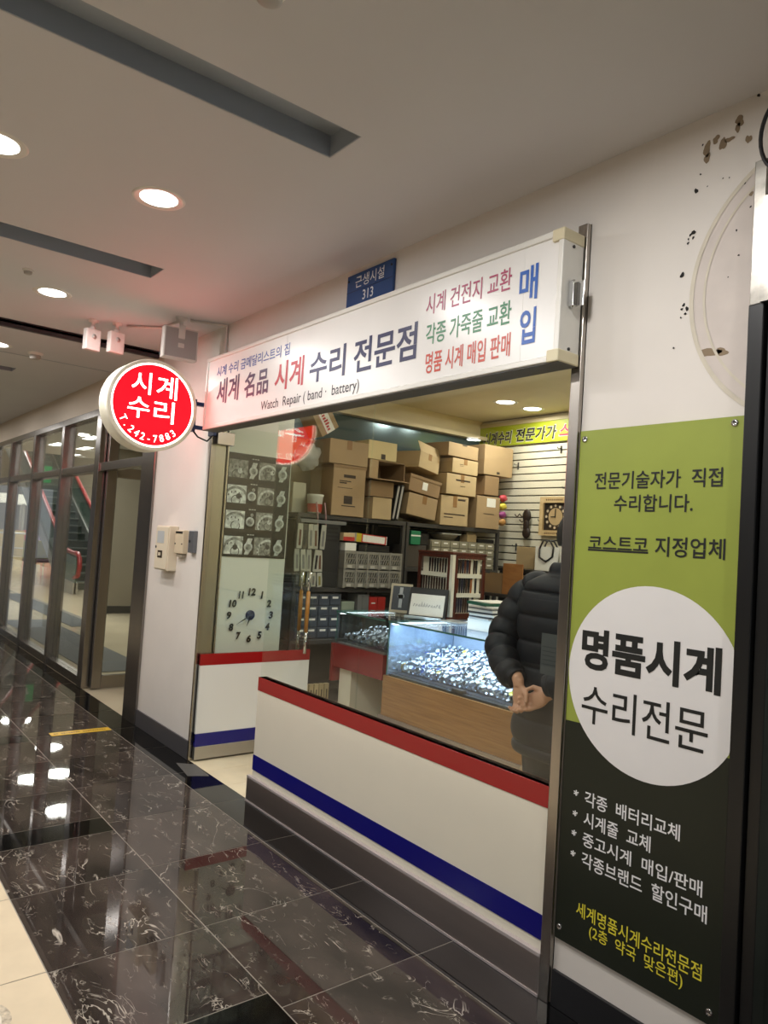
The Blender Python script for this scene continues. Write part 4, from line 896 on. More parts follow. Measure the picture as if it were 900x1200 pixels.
def place_watches(x0, x1, y0, y1, z0, rows, cols, rise, where, weights, seed, group):
    R = random.Random(seed)
    for r in range(rows):
        for c in range(cols):
            k = R.choices(range(7), weights)[0]; me, lab = VAR[k]
            o = bpy.data.objects.new('wristwatch', me); COL.objects.link(o)
            x = x0+(x1-x0)*(c+0.5+0.06*R.uniform(-1,1)+(0.25 if r%2 else -0.25))/cols; y = y0+(y1-y0)*(r+0.5)/rows
            o.location = (x, y, z0+0.035+rise*r+R.uniform(-0.002,0.004))
            o.rotation_euler = (math.radians(R.uniform(8,72)), math.radians(R.uniform(-14,14)), math.radians(R.uniform(-20,20))); o.scale = (0.90,0.90,0.90)
            tag(o, lab+' '+where, 'watch', group+': '+lab)
place_watches(-3.93,-2.76,1.11,1.66,0.672,9,26,0.013,'in the pile inside the brightly lit wooden counter case',[30,22,30,9,3,4,2],4,'watches in the lit counter')
place_watches(-4.58,-4.05,1.11,1.46,0.79,5,11,0.012,'in the dimmer case of the red counter',[24,34,24,6,0,12,0],9,'watches in the red counter')
# stepped foam carrying the rows
def foam(par, x0, x1, y0, y1, z0, rows, rise, m):
    mb = MB(); dy = (y1-y0)/rows
    for r in range(rows): mb.bx(x0,x1,y0+dy*r,y0+dy*(r+1),z0,z0+0.004+rise*r)
    o = mb.build('display_bed', m); o.parent = par; o.location = -par.location
foam(ct,-3.94,-2.75,1.11,1.66,0.66,9,0.013,mat('riser_grey', rgb(60,66,80), 0.7))
foam(rc,-4.585,-4.04,1.11,1.46,0.785,5,0.012,mat('riser_dark', rgb(50,50,52), 0.7))
o = MB().bx(-0.05,0.05,-0.012,0.024,0,0.02,0,0.004).build('black_cushion', black_pl, loc=(-3.28,1.082,0.661)); tag(o, 'black watch cushion at the front of the lit case', 'cushion')

# ------------------------------------------------------------------ things on the counters
mah = wood_mat('mahogany', rgb(66,26,18), rgb(92,40,26), (4,4,1.5), 0.3); strip_w = mat('tower_white', rgb(226,222,206), 0.4)
tw = thing('strap_display_case', 'brown wooden display tower of watch straps on the glass counter', 'display case', (-4.135,1.775,1.021))
hx, hy, H = 0.195, 0.175, 0.50
MB().bx(-hx,hx,-hy,hy,0,0.02,0,0.003).bx(-hx-0.004,hx+0.004,-hy-0.004,hy+0.004,H-0.02,H,0,0.004).build('top_and_base', mah, tw)
MB().bx(-hx+0.03,hx-0.03,-hy+0.03,hy-0.03,0.02,H-0.02).build('backing', strip_w, tw)
MB().bx(hx-0.028,hx,-hy,-hy+0.028,0.02,H-0.02).build('corner_post', strip_w, tw)
def fr(face):
    mb = MB(); wd = 0.026
    if face == 'X':
        a, b, x0, x1 = -hy+0.03, hy, hx-0.02, hx
        mb.bx(x0,x1,a,a+wd,0.02,H-0.02,0,0.003); mb.bx(x0,x1,b-wd,b,0.02,H-0.02,0,0.003); mb.bx(x0,x1,a+wd,b-wd,0.02,0.02+wd); mb.bx(x0,x1,a+wd,b-wd,H-0.02-wd,H-0.02)
    else:
        a, b, y0, y1 = -hx, hx-0.03, -hy, -hy+0.02
        mb.bx(a,a+wd,y0,y1,0.02,H-0.02,0,0.003); mb.bx(b-wd,b,y0,y1,0.02,H-0.02,0,0.003); mb.bx(a+wd,b-wd,y0,y1,0.02,0.02+wd); mb.bx(a+wd,b-wd,y0,y1,H-0.02-wd,H-0.02)
    return mb
fr('X').build('door_frame', mah, tw); fr('Y').build('door_frame', mah, tw)
mb = MB()
for z in (0.165,0.31): mb.bx(hx-0.031,hx-0.014,-hy+0.056,hy-0.026,z,z+0.03); mb.bx(-hx+0.026,hx-0.056,-hy+0.014,-hy+0.031,z,z+0.03)
mb.build('strap_rail', strip_w, tw)
st_cols = [black_pl, mat('strap_brown2', rgb(92,44,28), 0.5), mat('strap_tan', rgb(150,92,52), 0.5), mat('strap_navy', rgb(30,32,54), 0.5), mat('strap_darkbrown', rgb(52,30,22), 0.5)]
st_mesh = [MB().prism([(-0.007,0,0),(0.007,0,0),(0.0098,0,0.055),(0.0098,0,0.112),(-0.0098,0,0.112),(-0.0098,0,0.055)],(0,0.003,0)).bx(-0.009,0.009,-0.001,0.004,0.104,0.114,1).mesh('watch_strap',[m, chrome]) for m in st_cols]
R_ = random.Random(21)
for face in 'XY':
    for r, z in enumerate((0.05,0.197,0.343)):
        if face == 'Y' and r == 0: continue
        for k in range(9):
            if R_.random() < 0.1: continue
            o = bpy.data.objects.new('watch_strap', R_.choice(st_mesh if face == 'X' else st_mesh[:1]+st_mesh[4:])); COL.objects.link(o)
            if face == 'X': o.location = (-4.135+hx-0.0285, 1.775-0.09+0.0238*k, 1.021+z); o.rotation_euler = (0,0,-PI/2)
            else: o.location = (-4.135-0.145+0.0295*k, 1.775-hy+0.0285, 1.021+z); o.rotation_euler = (0,0,PI)
            rn = ['bottom','middle','top'][r]; sd_ = 'right face' if face == 'X' else 'left face'
            tag(o, 'narrow leather watch strap in the %s row on the %s of the display tower' % (rn, sd_), 'watch strap', 'straps, %s row, %s of tower' % (rn, sd_))
pf = thing('framed_watch_picture', 'pale framed picture of a watch leaning on the red counter', 'picture', (-4.40,1.50,1.0215), math.radians(38))
rotm = Matrix.Rotation(math.radians(-14),4,'X')
MB().bx(-0.085,0.085,-0.008,0.008,0,0.23,0,0.003,rotm).build('frame', mat('frame_cream', rgb(206,196,170), 0.4), pf)
MB().bx(-0.068,0.068,-0.010,-0.008,0.022,0.21,0,0,rotm).build('picture', mat('picture_navy', rgb(20,28,40), 0.3), pf)
MB().lathe([(0,0),(0.026,0)], n=24, mx=rotm @ Matrix.Translation((0,-0.0108,0.13)) @ Matrix.Rotation(PI/2,4,'X')).bx(-0.013,0.013,-0.0106,-0.0100,0.04,0.105,0,0,rotm).bx(-0.013,0.013,-0.0106,-0.0100,0.155,0.20,0,0,rotm).build('watch_image', mat('picture_silver', rgb(190,196,200), 0.4), pf)
MB().prism([(-0.02,0.0,0.14),(0.02,0,0.14),(0.02,0.075,0.0),(-0.02,0.075,0.0)],(0,0.004,0.002)).build('strut', black_pl, pf)
ns = thing('note_stand', 'black stand holding a white sheet with handwritten numbers', 'stand', (-4.02,1.42,1.0215), math.radians(30))
MB().bx(-0.15,0.15,0.0,0.014,0,0.23,0,0.004,Matrix.Translation((0,0.03,0)) @ Matrix.Rotation(math.radians(-16),4,'X')).bx(-0.13,0.13,-0.04,0.05,0,0.008).build('stand', black_pl, ns)
rotm2 = Matrix.Translation((0,0.03,0)) @ Matrix.Rotation(math.radians(-16),4,'X')
MB().bx(-0.13,0.13,-0.004,0.0,0.02,0.18,0,0,rotm2).build('sheet', paper, ns)
mb = MB(); R_ = random.Random(8)
for k in range(11):
    x = -0.105+0.0195*k; mb.tube([rotm2 @ Vector((x,-0.005,0.085)), rotm2 @ Vector((x+0.008,-0.005,0.085+R_.uniform(0.015,0.04))), rotm2 @ Vector((x+0.012,-0.005,0.08+R_.uniform(0,0.02)))],0.0014,5)
mb.build('handwriting', mat('pen_ink', rgb(60,66,90), 0.5), ns)
MB().bx(-0.14,0.14,-0.045,-0.030,0.0,0.02,0,0.003).build('clear_holder', mat('acrylic', rgb(186,200,206), 0.1), ns)
bt = thing('glue_bottle', 'dark grey bottle with red cap beside the strap tower', 'bottle', (-3.56,1.60,1.021))
MB().lathe([(0,0),(0.024,0),(0.025,0.004),(0.025,0.10),(0.02,0.112),(0.013,0.118)], n=24).build('bottle', mat('bottle_grey', rgb(62,66,74), 0.35), bt); MB().lathe([(0.017,0.112),(0.017,0.145),(0.012,0.15),(0,0.15)], n=20).build('cap', red_c, bt)
o = MB().bx(-0.10,0.10,-0.07,0.07,0,0.012,0,0.004).build('clear_tray', mat('tray_clear', rgb(200,210,214), 0.12), loc=(-3.80,1.52,1.021)); tag(o, 'low clear plastic tray at the foot of the strap tower', 'tray')
# catalogue stack
zc = 1.021; cols = [(236,236,232),(200,206,212),(70,76,84),(226,228,226),(60,64,70),(230,230,226),(120,126,130),(232,232,228),(34,96,80),(226,224,214)]
labs = ['thick white base catalogue','pale grey catalogue','dark grey catalogue near the bottom','white catalogue above dark one','black ring catalogue','white catalogue in the middle','mid grey catalogue','white catalogue under the green one','green catalogue near the top','loose white sheet set on top']
ths = [0.075,0.012,0.011,0.016,0.012,0.016,0.011,0.014,0.020,0.006]; R_ = random.Random(14)
for k in range(10):
    o = MB().bx(-0.10,0.10,-0.13,0.13,0,ths[k]-0.001,0,0.002).build('catalogue', mat('catalogue_%d' % k, rgb(*cols[k]), 0.4), loc=(-3.38+R_.uniform(-.015,.015),1.46+R_.uniform(-.015,.015),zc)); o.rotation_euler = (0,0,math.radians(R_.uniform(-12,12))); zc += ths[k]
    tag(o, labs[k]+' of the pile beside the customer', 'catalogue', 'catalogue pile on the counter')

# ------------------------------------------------------------------ back of the shop
bcab = thing('back_cabinet', 'black low cabinet standing in front of the slatted back wall', 'cabinet', (-3.55,2.85,0.0))
MB().bx(-0.88,0.75,-0.22,0.30,0.06,1.38,0,0.006).build('cabinet_body', black_pl, bcab); MB().bx(-0.89,0.76,-0.23,0.31,1.38,1.41,0,0.004).build('cabinet_top', mat('cab_top', rgb(34,32,30), 0.3), bcab); MB().bx(-0.83,0.7,-0.2,0.28,0,0.06).build('plinth', black_pl, bcab)
for k in range(2): MB().bx(-0.86+0.80*k,-0.07+0.80*k,-0.232,-0.22,0.08,1.36,0,0.003).build('cabinet_door', mat('cab_door', rgb(30,28,26), 0.35), bcab)
tb = thing('tote_bag', 'white paper tote bag with black handles on the back cabinet', 'bag', (-3.98,2.73,1.411), math.radians(15))
MB().prism([(-0.10,-0.04,0),(0.10,-0.04,0),(0.105,-0.03,0.20),(-0.105,-0.03,0.20)],(0,0.07,0)).build('bag_body', paper, tb)
for y in (-0.036, 0.045): MB().tube([(-0.065,y-0.003,0.18),(-0.06,y-0.006,0.11),(0.0,y-0.01,0.075),(0.055,y-0.006,0.12),(0.06,y-0.003,0.195),(0.02,y+.01,0.25),(-0.04,y+.01,0.25),(-0.065,y-0.003,0.18)],0.008,8).build('handle', black_pl, tb)
MB().bx(-0.03,0.03,-0.0375,-0.0365,0.085,0.092).build('print', mat('tote_print', rgb(150,150,150), 0.5), tb)
sp = thing('white_speaker', 'white box with black square screen beside the tote bag', 'device', (-3.72,2.78,1.411))
MB().bx(-0.12,0.16,-0.08,0.08,0,0.21,0,0.006).build('body', paper, sp); MB().bx(-0.10,0.14,-0.083,-0.08,0.075,0.185).build('screen', black_pl, sp)
o = MB().bx(-0.10,0.10,-0.08,0.08,0,0.19,0,0.003).build('tan_carton', cardb_l, loc=(-4.25,2.83,1.411)); tag(o, 'plain tan carton left of the tote bag', 'box')
bp_ = thing('support_table', 'narrow table behind the counter carrying an opened carton', 'table', (-4.16,2.44,0.0))
MB().bx(-0.36,0.20,-0.16,0.14,1.18,1.205,0,0.003).build('tabletop', mat('table_dark', rgb(50,44,38), 0.4), bp_)
for sx in (-0.34,0.15):
    for sy in (-0.14,0.10): MB().bx(sx,sx+0.03,sy,sy+0.03,0,1.18).build('leg', black_pl, bp_)
wb = wood_mat('flap_wood', rgb(150,96,48), rgb(172,116,62), (2,2,6), 0.5)
oc = thing('opened_carton', 'opened brown carton with tall upright flap behind the counter', 'box', (-4.06,2.44,1.206))
MB().bx(-0.30,0.12,0.0,0.006,0,0.16).bx(-0.30,-0.294,-0.13,0.0,0,0.15).bx(0.114,0.12,-0.13,0.0,0,0.15).bx(-0.30,0.12,-0.13,0.0,0,0.006).build('carton', cardb_d, oc)
o = MB().bx(-0.02,0.19,-0.145,-0.138,0,0.25,0,0.002).build('flap', wb, oc); o['label'] = 'tall orange brown flap'
MB().prism([(-0.30,-0.137,0.0),(-0.03,-0.137,0.0),(-0.03,-0.137,0.15),(-0.32,-0.137,0.155)],(0,0.005,0)).build('flap', cardb_d, oc)
for k, (y0, lab) in enumerate(((2.36,'black pouch lying in front of the opened carton'),)):
    o = MB().ball((0,0,0),(0.14,0.05,0.03),14,8).build('black_pouch', black_pl, loc=(-4.25,2.40,1.02)); 
    o.location = (-4.42,2.40,1.206+0.02); o.scale = (0.5,0.5,0.7); tag(o, lab, 'pouch')
# wall clock in a wooden frame, hanging slipper clock, hooks, keys
fc = thing('framed_clock', 'square wooden framed dark clock hanging on the slatted wall', 'clock', (-4.33,3.235,1.72))
MB().bx(-0.17,-0.13,-0.03,0.01,0,0.36).bx(0.13,0.17,-0.03,0.01,0,0.36).bx(-0.13,0.13,-0.03,0.01,0,0.05).bx(-0.13,0.13,-0.03,0.01,0.305,0.36).build('frame', wood_mat('clock_wood', rgb(196,168,120), rgb(216,190,144), (3,3,3), 0.5), fc)
MB().bx(-0.13,0.13,-0.006,0.01,0.05,0.305).build('backing', mat('clock_back', rgb(40,32,26), 0.5), fc)
M_ = Matrix.Translation((0,-0.006,0.178)) @ Matrix.Rotation(PI/2,4,'X')
MB().lathe([(0.082,0.0),(0.120,0.004),(0.122,0.0)], n=36, mx=M_).build('numeral_ring', mat('ring_dark', rgb(60,48,40), 0.4), fc)
MB().lathe([(0,0.001),(0.08,0.001)], n=36, mx=M_).build('dial', mat('dial_cream', rgb(190,164,122), 0.5), fc)
mb = MB()
for h in range(12):
    t = h*PI/6; mb.lathe([(0,0.005),(0.013,0.005)], n=12, mx=M_ @ Matrix.Translation((0.102*math.cos(t),0.102*math.sin(t),0)))
mb.build('hour_mark', mat('mark_cream', rgb(206,190,160), 0.5), fc)
MB().bx(-0.004,0.004,-0.012,-0.009,0.17,0.25).bx(-0.05,0.004,-0.014,-0.012,0.172,0.18).build('clock_hand', black_pl, fc)
mb = MB()
for k in range(9): mb.bx(-0.10+0.022*k,-0.088+0.022*k,-0.031,-0.03,0.015,0.03); mb.bx(-0.10+0.022*k,-0.086+0.022*k,-0.031,-0.03,0.325,0.34)
mb.build('frame_lettering', mat('frame_ink', rgb(110,84,56), 0.6), fc)
sl = thing('hanging_pendulum', 'dark brown carved cuckoo pendulum hanging on the slatted wall', 'ornament', (-4.66,3.235,1.70))
MB().ball((0,-0.02,0.20),(0.05,0.022,0.065),18,10).ball((0,-0.02,0.11),(0.035,0.02,0.09),18,10).ball((0.005,-0.02,0.04),(0.048,0.022,0.055),18,10).build('body', mat('carved_brown', rgb(40,26,20), 0.5), sl)
o = MB().tube([(-0.01,-0.02,0.2),(-0.06,-0.02,0.19),(-0.09,-0.02,0.22),(-0.12,-0.02,0.19),(-0.15,-0.02,0.215)],0.006,8).tube([(-0.02,-0.02,0.16),(-0.06,-0.02,0.14),(-0.09,-0.02,0.165)],0.005,8).build('branch', mat('branch_brown', rgb(66,50,34), 0.6), sl)
hk0 = thing('slatwall_hook', 'small dark display hook on the slatted wall', 'hook', (-4.0,3.25,2.4))
MB().bx(-0.006,0.006,-0.008,0.0,-0.035,0.035).build('plate', shelf_m, hk0); MB().tube([(0,-0.006,0.01),(0,-0.05,0.005),(0,-0.06,0.02)],0.004,6).build('prong', shelf_m, hk0)
for k, (x, z, lab) in enumerate(((-4.32,2.52,'small hook under the right end of the green inner banner'),(-4.83,2.39,'small hook right of the big square carton'),(-4.24,2.15,'small hook above the framed clock'),(-4.50,1.85,'small hook between carved pendulum and framed clock'),(-4.80,1.60,'small hook low beside the shelf end'))):
    o = hk0 if k == 0 else copy_tree(hk0); o.location = (x,3.25,z); o['label'] = lab; o['group'] = 'hooks on the slatted wall'
# shop stool / floor items not visible are left out

# ------------------------------------------------------------------ curtain wall at left
def mull(mb, x, y0=-0.02, y1=0.16, wd=0.13): mb.bx(x,x+0.04,y0,y1,0,2.62,0,0.003); mb.bx(x+0.046,x+0.09,y0,y1,0,2.62,0,0.003)
MX = [-13.97,-12.64,-11.31,-9.97,-8.64]
for i, x in enumerate(MX):
    x1 = MX[i+1] if i+1 < len(MX) else -7.34
    wn = bpy.data.objects.new('window_%d' % (i+3), None); COL.objects.link(wn); wn.location = (x,0.05,0); struct(wn); wn['label'] = 'steel framed floor to ceiling window of the glass wall'
    mb = MB(); mull(mb, 0.0, -0.06, 0.07); mb.bx(0.09,x1-x,-0.05,0.05,0.0,0.085,0,0.004); mb.bx(0.09,x1-x,-0.05,0.05,2.07,2.15,0,0.004); mb.bx(0.0,x1-x,-0.055,0.05,2.62,2.69,0,0.004)
    mb.build('window_frame', steel_dark, wn)
    MB().bx(0.09,x1-x,-0.005,0.007,0.085,2.07).bx(0.09,x1-x,-0.005,0.007,2.15,2.62).build('pane', glass_c, wn)
    wn.location.y = 0.05
    MB().bx(0.09,x1-x,-0.055,-0.05,2.08,2.14,0,0.002).build('transom_cover', steel, wn)
# doorway posts and open leaf
dj = bpy.data.objects.new('door_2', None); COL.objects.link(dj); dj.location = (-7.2,0.05,0); struct(dj); dj['label'] = 'steel framed doorway with glass leaf swung inward'
MB().bx(-0.14,0.0,-0.07,0.12,0,2.62,0,0.004).bx(1.17,1.455,-0.07,0.05,0.0,2.62,0,0.004).bx(-0.14,1.455,-0.06,0.05,2.62,2.69,0,0.004).build('door_frame', steel_dark, dj)
mb = MB(); lf = 0.03
mb.bx(lf,lf+0.045,0.0,0.09,0.01,2.55,0,0.004); mb.bx(lf,lf+0.045,0.62,0.70,0.01,2.55,0,0.004); mb.bx(lf,lf+0.045,0.09,0.62,0.01,0.13,0,0.003); mb.bx(lf,lf+0.045,0.09,0.62,2.02,2.12,0,0.003); mb.bx(lf,lf+0.045,0.09,0.62,2.5,2.55,0,0.003)
mb.build('door_leaf', steel_dark, dj); MB().bx(lf+0.018,lf+0.028,0.09,0.62,0.13,2.02).bx(lf+0.018,lf+0.028,0.09,0.62,2.12,2.5).build('pane', glass_c, dj)
MB().bx(0.0,1.17,-0.055,0.02,2.07,2.15,0,0.004).build('transom', steel_dark, dj)

# ------------------------------------------------------------------ hall behind the glass
hall_fl = mat('hall_floor', rgb(206,192,164), 0.12, noise=0.06, nscale=2); mat_gr = mat('entrance_mat', rgb(70,72,70), 0.8); hall_w = mat('hall_wall', rgb(180,170,150), 0.6)
struct(MB().bx(-48,-5.745,0.0,9,-0.03,-0.001).build('floor_hall', hall_fl))
o = MB().bx(-12.5,-7.95,0.3,0.95,-0.001,0.006,0).build('entrance_mat', mat_gr); tag(o, 'dark grey mat on the hall floor just inside the glass wall', 'mat')
o = MB().bx(-17,-11.6,1.08,1.55,-0.001,0.006,0).build('entrance_mat', mat_gr); tag(o, 'second dark grey mat farther into the hall', 'mat')
o = MB().prism([(-10.2,2.0,-0.001),(-9.6,2.0,-0.001),(-9.0,3.6,-0.001),(-9.3,3.6,-0.001)],(0,0,0.002)).build('brown_mark', mat('brown_mark', rgb(150,128,96), 0.2)); tag(o, 'brown streaky mark on the hall floor behind the open door', 'mark')  # slanted brown strip laid flat on the hall floor
struct(MB().bx(-13.4,-13.3,1.9,9,0,2.95).build('wall_hall', mat('hall_wall_taupe', rgb(132,124,108), 0.6))); struct(MB().bx(-13.3,-13.285,1.9,9,0,0.13).build('baseboard_hall', granite))
struct(MB().bx(-48,-5.745,9.0,9.1,0,6).bx(-48.1,-48,0,9.1,0,6).build('wall_far', hall_w))
struct(MB().bx(-16.0,-5.745,0.1,9,2.95,3.0).bx(-48,-16,0.1,9,6.0,6.1).bx(-16.0,-15.9,0.1,9,3.0,6.0).build('ceiling_hall', ceil_m))
hl0 = thing('hall_lamp', 'long ceiling lamp seen through the glass wall', 'ceiling light', (-9,2,2.95), 0, 'lamps in the hall behind the glass')
MB().bx(-0.32,0.32,-0.09,0.09,-0.012,0.0,0,0.003).build('frame', ring_m, hl0); MB().bx(-0.30,0.30,-0.07,0.07,-0.015,-0.012).build('diffuser', disc_m, hl0)
for k, (x, y) in enumerate(((-12.1,1.3),(-13.9,1.7),(-13.8,1.2),(-15.6,1.95),(-9.0,3.5))):
    o = hl0 if k == 0 else copy_tree(hl0); o.location = (x,y,2.95)
    area('hall_lamp_light', (x,y,2.92), 0.5, HALL_W*0.35, (1.0,0.97,0.92))
for k, (x, y) in enumerate(((-20,3.0),(-24,6.5),(-30,4.5),(-36,3.0),(-28,1.5))):
    o = copy_tree(hl0); o.location = (x,y,6.0); o.scale = (2,2,1); area('hall_lamp_light', (x,y,5.9), 1.0, HALL_W*3, (1.0,0.97,0.92))
# escalator
es = thing('escalator', 'escalator with dark green sides and red handrails behind the glass', 'escalator', (-17.2,3.15,0.0))
dgm = mat('step_green', rgb(66,78,72), 0.4, 0.3); balm = mat('balustrade_green', rgb(90,112,100), 0.2); redh = mat('handrail_red', rgb(150,44,44), 0.35)
mb = MB()
for k in range(26): mb.bx(-0.9-0.36*k,-0.9-0.36*(k+1),-0.5,0.5,0.19*k,0.19*(k+1)+0.0,0); mb.bx(-0.885-0.36*k,-0.9-0.36*k,-0.5,0.5,0.19*(k+1)-0.03,0.19*(k+1),1)
mb.build('steps', [dgm, mat('step_edge', rgb(120,126,120), 0.4)], es)
for s in (-1, 1):
    y = 0.56*s
    MB().prism([(0.2,y-0.02,0),(0.2,y-0.02,0.8),(-0.9,y-0.02,0.9),(-10.2,y-0.02,5.8),(-10.2,y-0.02,4.6),(-0.9,y-0.02,-0.0)],(0,0.04,0)).build('balustrade', balm, es)
    MB().tube([(-10.2,y,5.86),(-0.9,y,0.97),(-0.2,y,0.9),(0.2,y,0.9),(0.38,y,0.8),(0.42,y,0.6),(0.34,y,0.42),(0.1,y,0.36)],0.05,10).build('handrail', redh, es)
    MB().prism([(0.2,y-0.06,0),(0.2,y-0.06,0.25),(-0.8,y-0.06,0.3),(-10.2,y-0.06,5.2),(-10.2,y-0.06,4.9),(-0.8,y-0.06,0.0)],(0,0.12,0)).build('skirt', alu, es)
o = thing('escalator_notice', 'white notice board with red top beside the escalator', 'sign', (-13.6,2.15,1.3)); MB().bx(-0.01,0.01,-0.13,0.13,0,0.36).build('board', paper, o); MB().bx(0.01,0.013,-0.13,0.13,0.3,0.36).build('header', redh, o); MB().cyl((-0.02,0,-1.3),(-0.02,0,0.2),0.02,10).build('pole', alu, o); MB().lathe([(0,0),(0.14,0.0),(0.14,0.02),(0,0.03)], o=(-0.02,0,-1.3), n=20).build('base', alu, o)
# exit sign, bench, railing, far shops
ex = thing('exit_sign', 'green lit exit sign hanging in the hall behind the glass', 'sign', (-20.0,2.42,2.55), 0)
MB().bx(-0.03,0.03,-0.20,0.20,0,0.42,0,0.01).build('case', mat('exit_green', rgb(10,140,80), 0.4, emit=0.5, ec=rgb(20,170,100)), ex); MB().bx(0.03,0.034,-0.06,0.10,0.18,0.24).ball((0.032,0.0,0.33),(0.004,0.04,0.04),10,6).bx(0.03,0.034,-0.04,0.06,0.06,0.17).build('running_figure', white_ink, ex); MB().cyl((0,0,0.42),(0,0,3.45),0.01,8).build('hanger', alu, ex)
bn = thing('bench', 'low bench with purple seat beside the escalator', 'bench', (-22.5,3.4,0.0))
MB().bx(-0.3,0.3,-0.7,0.7,0.40,0.48,0,0.02).build('seat', mat('bench_purple', rgb(110,70,96), 0.6), bn); MB().bx(-0.3,-0.22,-0.7,0.7,0.48,1.0,0,0.02).build('backrest', mat('bench_lime', rgb(176,176,80), 0.6), bn)
for sx in (-0.27,0.22):
    for sy in (-0.65,0.6): MB().bx(sx,sx+0.05,sy,sy+0.05,0,0.40).build('leg', alu, bn)
rl = thing('railing', 'steel railing in front of far seats', 'railing', (-27.5,4.0,0.0))
MB().tube([(0,-1.6,1.1),(0,2.4,1.1)],0.03,8).tube([(0,-1.6,0.6),(0,2.4,0.6)],0.02,8).build('rail', alu, rl)
for k in range(5): MB().cyl((0,-1.6+k,0),(0,-1.6+k,1.1),0.025,8).build('post', alu, rl)
for k, (x, y, c, lab) in enumerate(((-38,6.5,(196,60,70),'red shop counter block far behind the glass'),(-36,4.6,(190,170,120),'beige kiosk far behind the glass'),(-40,8.0,(230,226,210),'white kiosk with dark top far behind the glass'))):
    t = thing('far_kiosk', lab, 'kiosk', (x,y,0)); MB().bx(-0.6,0.6,-0.8,0.8,0,1.1,0,0.02).build('counter', mat('kiosk_%d' % k, rgb(*c), 0.5), t); MB().bx(-0.7,0.7,-0.9,0.9,2.3,2.7).build('sign_board', mat('kiosk_sign_%d' % k, rgb(230,230,220), 0.5, emit=0.8, ec=rgb(240,236,224)), t)
    for s in (-1,1): MB().bx(-0.05,0.05,s*0.8-0.05,s*0.8+0.05,1.1,2.3).build('post', alu, t)

# ------------------------------------------------------------------ people
def lofted(rings, n=28, mi=0):
    """rings: list of (centre, ax, ay) vectors"""
    mb = MB(); vs = []
    for (c, ax, ay) in rings:
        for k in range(n):
            t = 2*PI*k/n; ct_, st_ = math.cos(t), math.sin(t)
            e = 0.85
            vs.append(Vector(c)+Vector(ax)*math.copysign(abs(ct_)**e, ct_)+Vector(ay)*math.copysign(abs(st_)**e, st_))
    N = len(rings); fs = [(i*n+k, i*n+(k+1)%n, (i+1)*n+(k+1)%n, (i+1)*n+k) for i in range(N-1) for k in range(n)]
    mb.add(vs, fs, mi, True); mb.add(vs, [list(range(n))[::-1], [(N-1)*n+k for k in range(n)]], mi, True)
    return mb
def skin_body(verts, edges, radii, root=0):
    me = bpy.data.meshes.new('body'); me.from_pydata([tuple(v) for v in verts], edges, [])
    o = bpy.data.objects.new('body', me); COL.objects.link(o)
    m = o.modifiers.new('s', 'SKIN'); m.use_smooth_shade = True
    sd_ = me.skin_vertices[0].data
    for i, r in enumerate(radii): sd_[i].radius = (r, r) if not isinstance(r, tuple) else r; sd_[i].use_root = (i == root)
    s2 = o.modifiers.new('d', 'SUBSURF'); s2.levels = 2; s2.render_levels = 2
    dg = bpy.context.evaluated_depsgraph_get(); dg.update()
    m2 = bpy.data.meshes.new_from_object(o.evaluated_get(dg)); bpy.data.objects.remove(o)
    return m2

def add_mesh(mb, me):
    mb.add([v.co.copy() for v in me.vertices], [list(p.vertices) for p in me.polygons], 0, True)

def head_mb(mb, c, yaw=0.0):
    """head with brow, nose, mouth, chin, ears; faces +Y before yaw"""
    Rm = Matrix.Translation(c) @ Matrix.Rotation(yaw, 4, 'Z')
    def f(d, p):
        q = p.copy()
        if d.z < -0.1: q.x *= 1-0.30*(-d.z-0.1); q.y += 0.012*(-d.z)
        if d.y > 0.3:
            g = math.exp(-((d.x/0.16)**2)); 
            q.y += 0.022*g*math.exp(-(((d.z+0.12)/0.16)**2))
            q.y += 0.006*math.exp(-(((d.z-0.22)/0.10)**2))
            q.y -= 0.007*math.exp(-(((abs(d.x)-0.32)/0.16)**2))*math.exp(-(((d.z-0.04)/0.11)**2))
            q.y += 0.006*math.exp(-((d.x/0.28)**2))*math.exp(-(((d.z+0.46)/0.07)**2))
            q.y -= 0.005*math.exp(-((d.x/0.30)**2))*math.exp(-(((d.z+0.40)/0.03)**2))
            q.y += 0.010*math.exp(-((d.x/0.3)**2))*math.exp(-(((d.z+0.85)/0.15)**2))
        return q
    mb.ball((0,0,0),(0.076,0.096,0.118),40,30,mx=Rm,f=f)
    for s in (-1, 1): mb.ball((s*0.076,-0.008,-0.008),(0.010,0.020,0.032),12,8,mx=Rm)
    return Rm

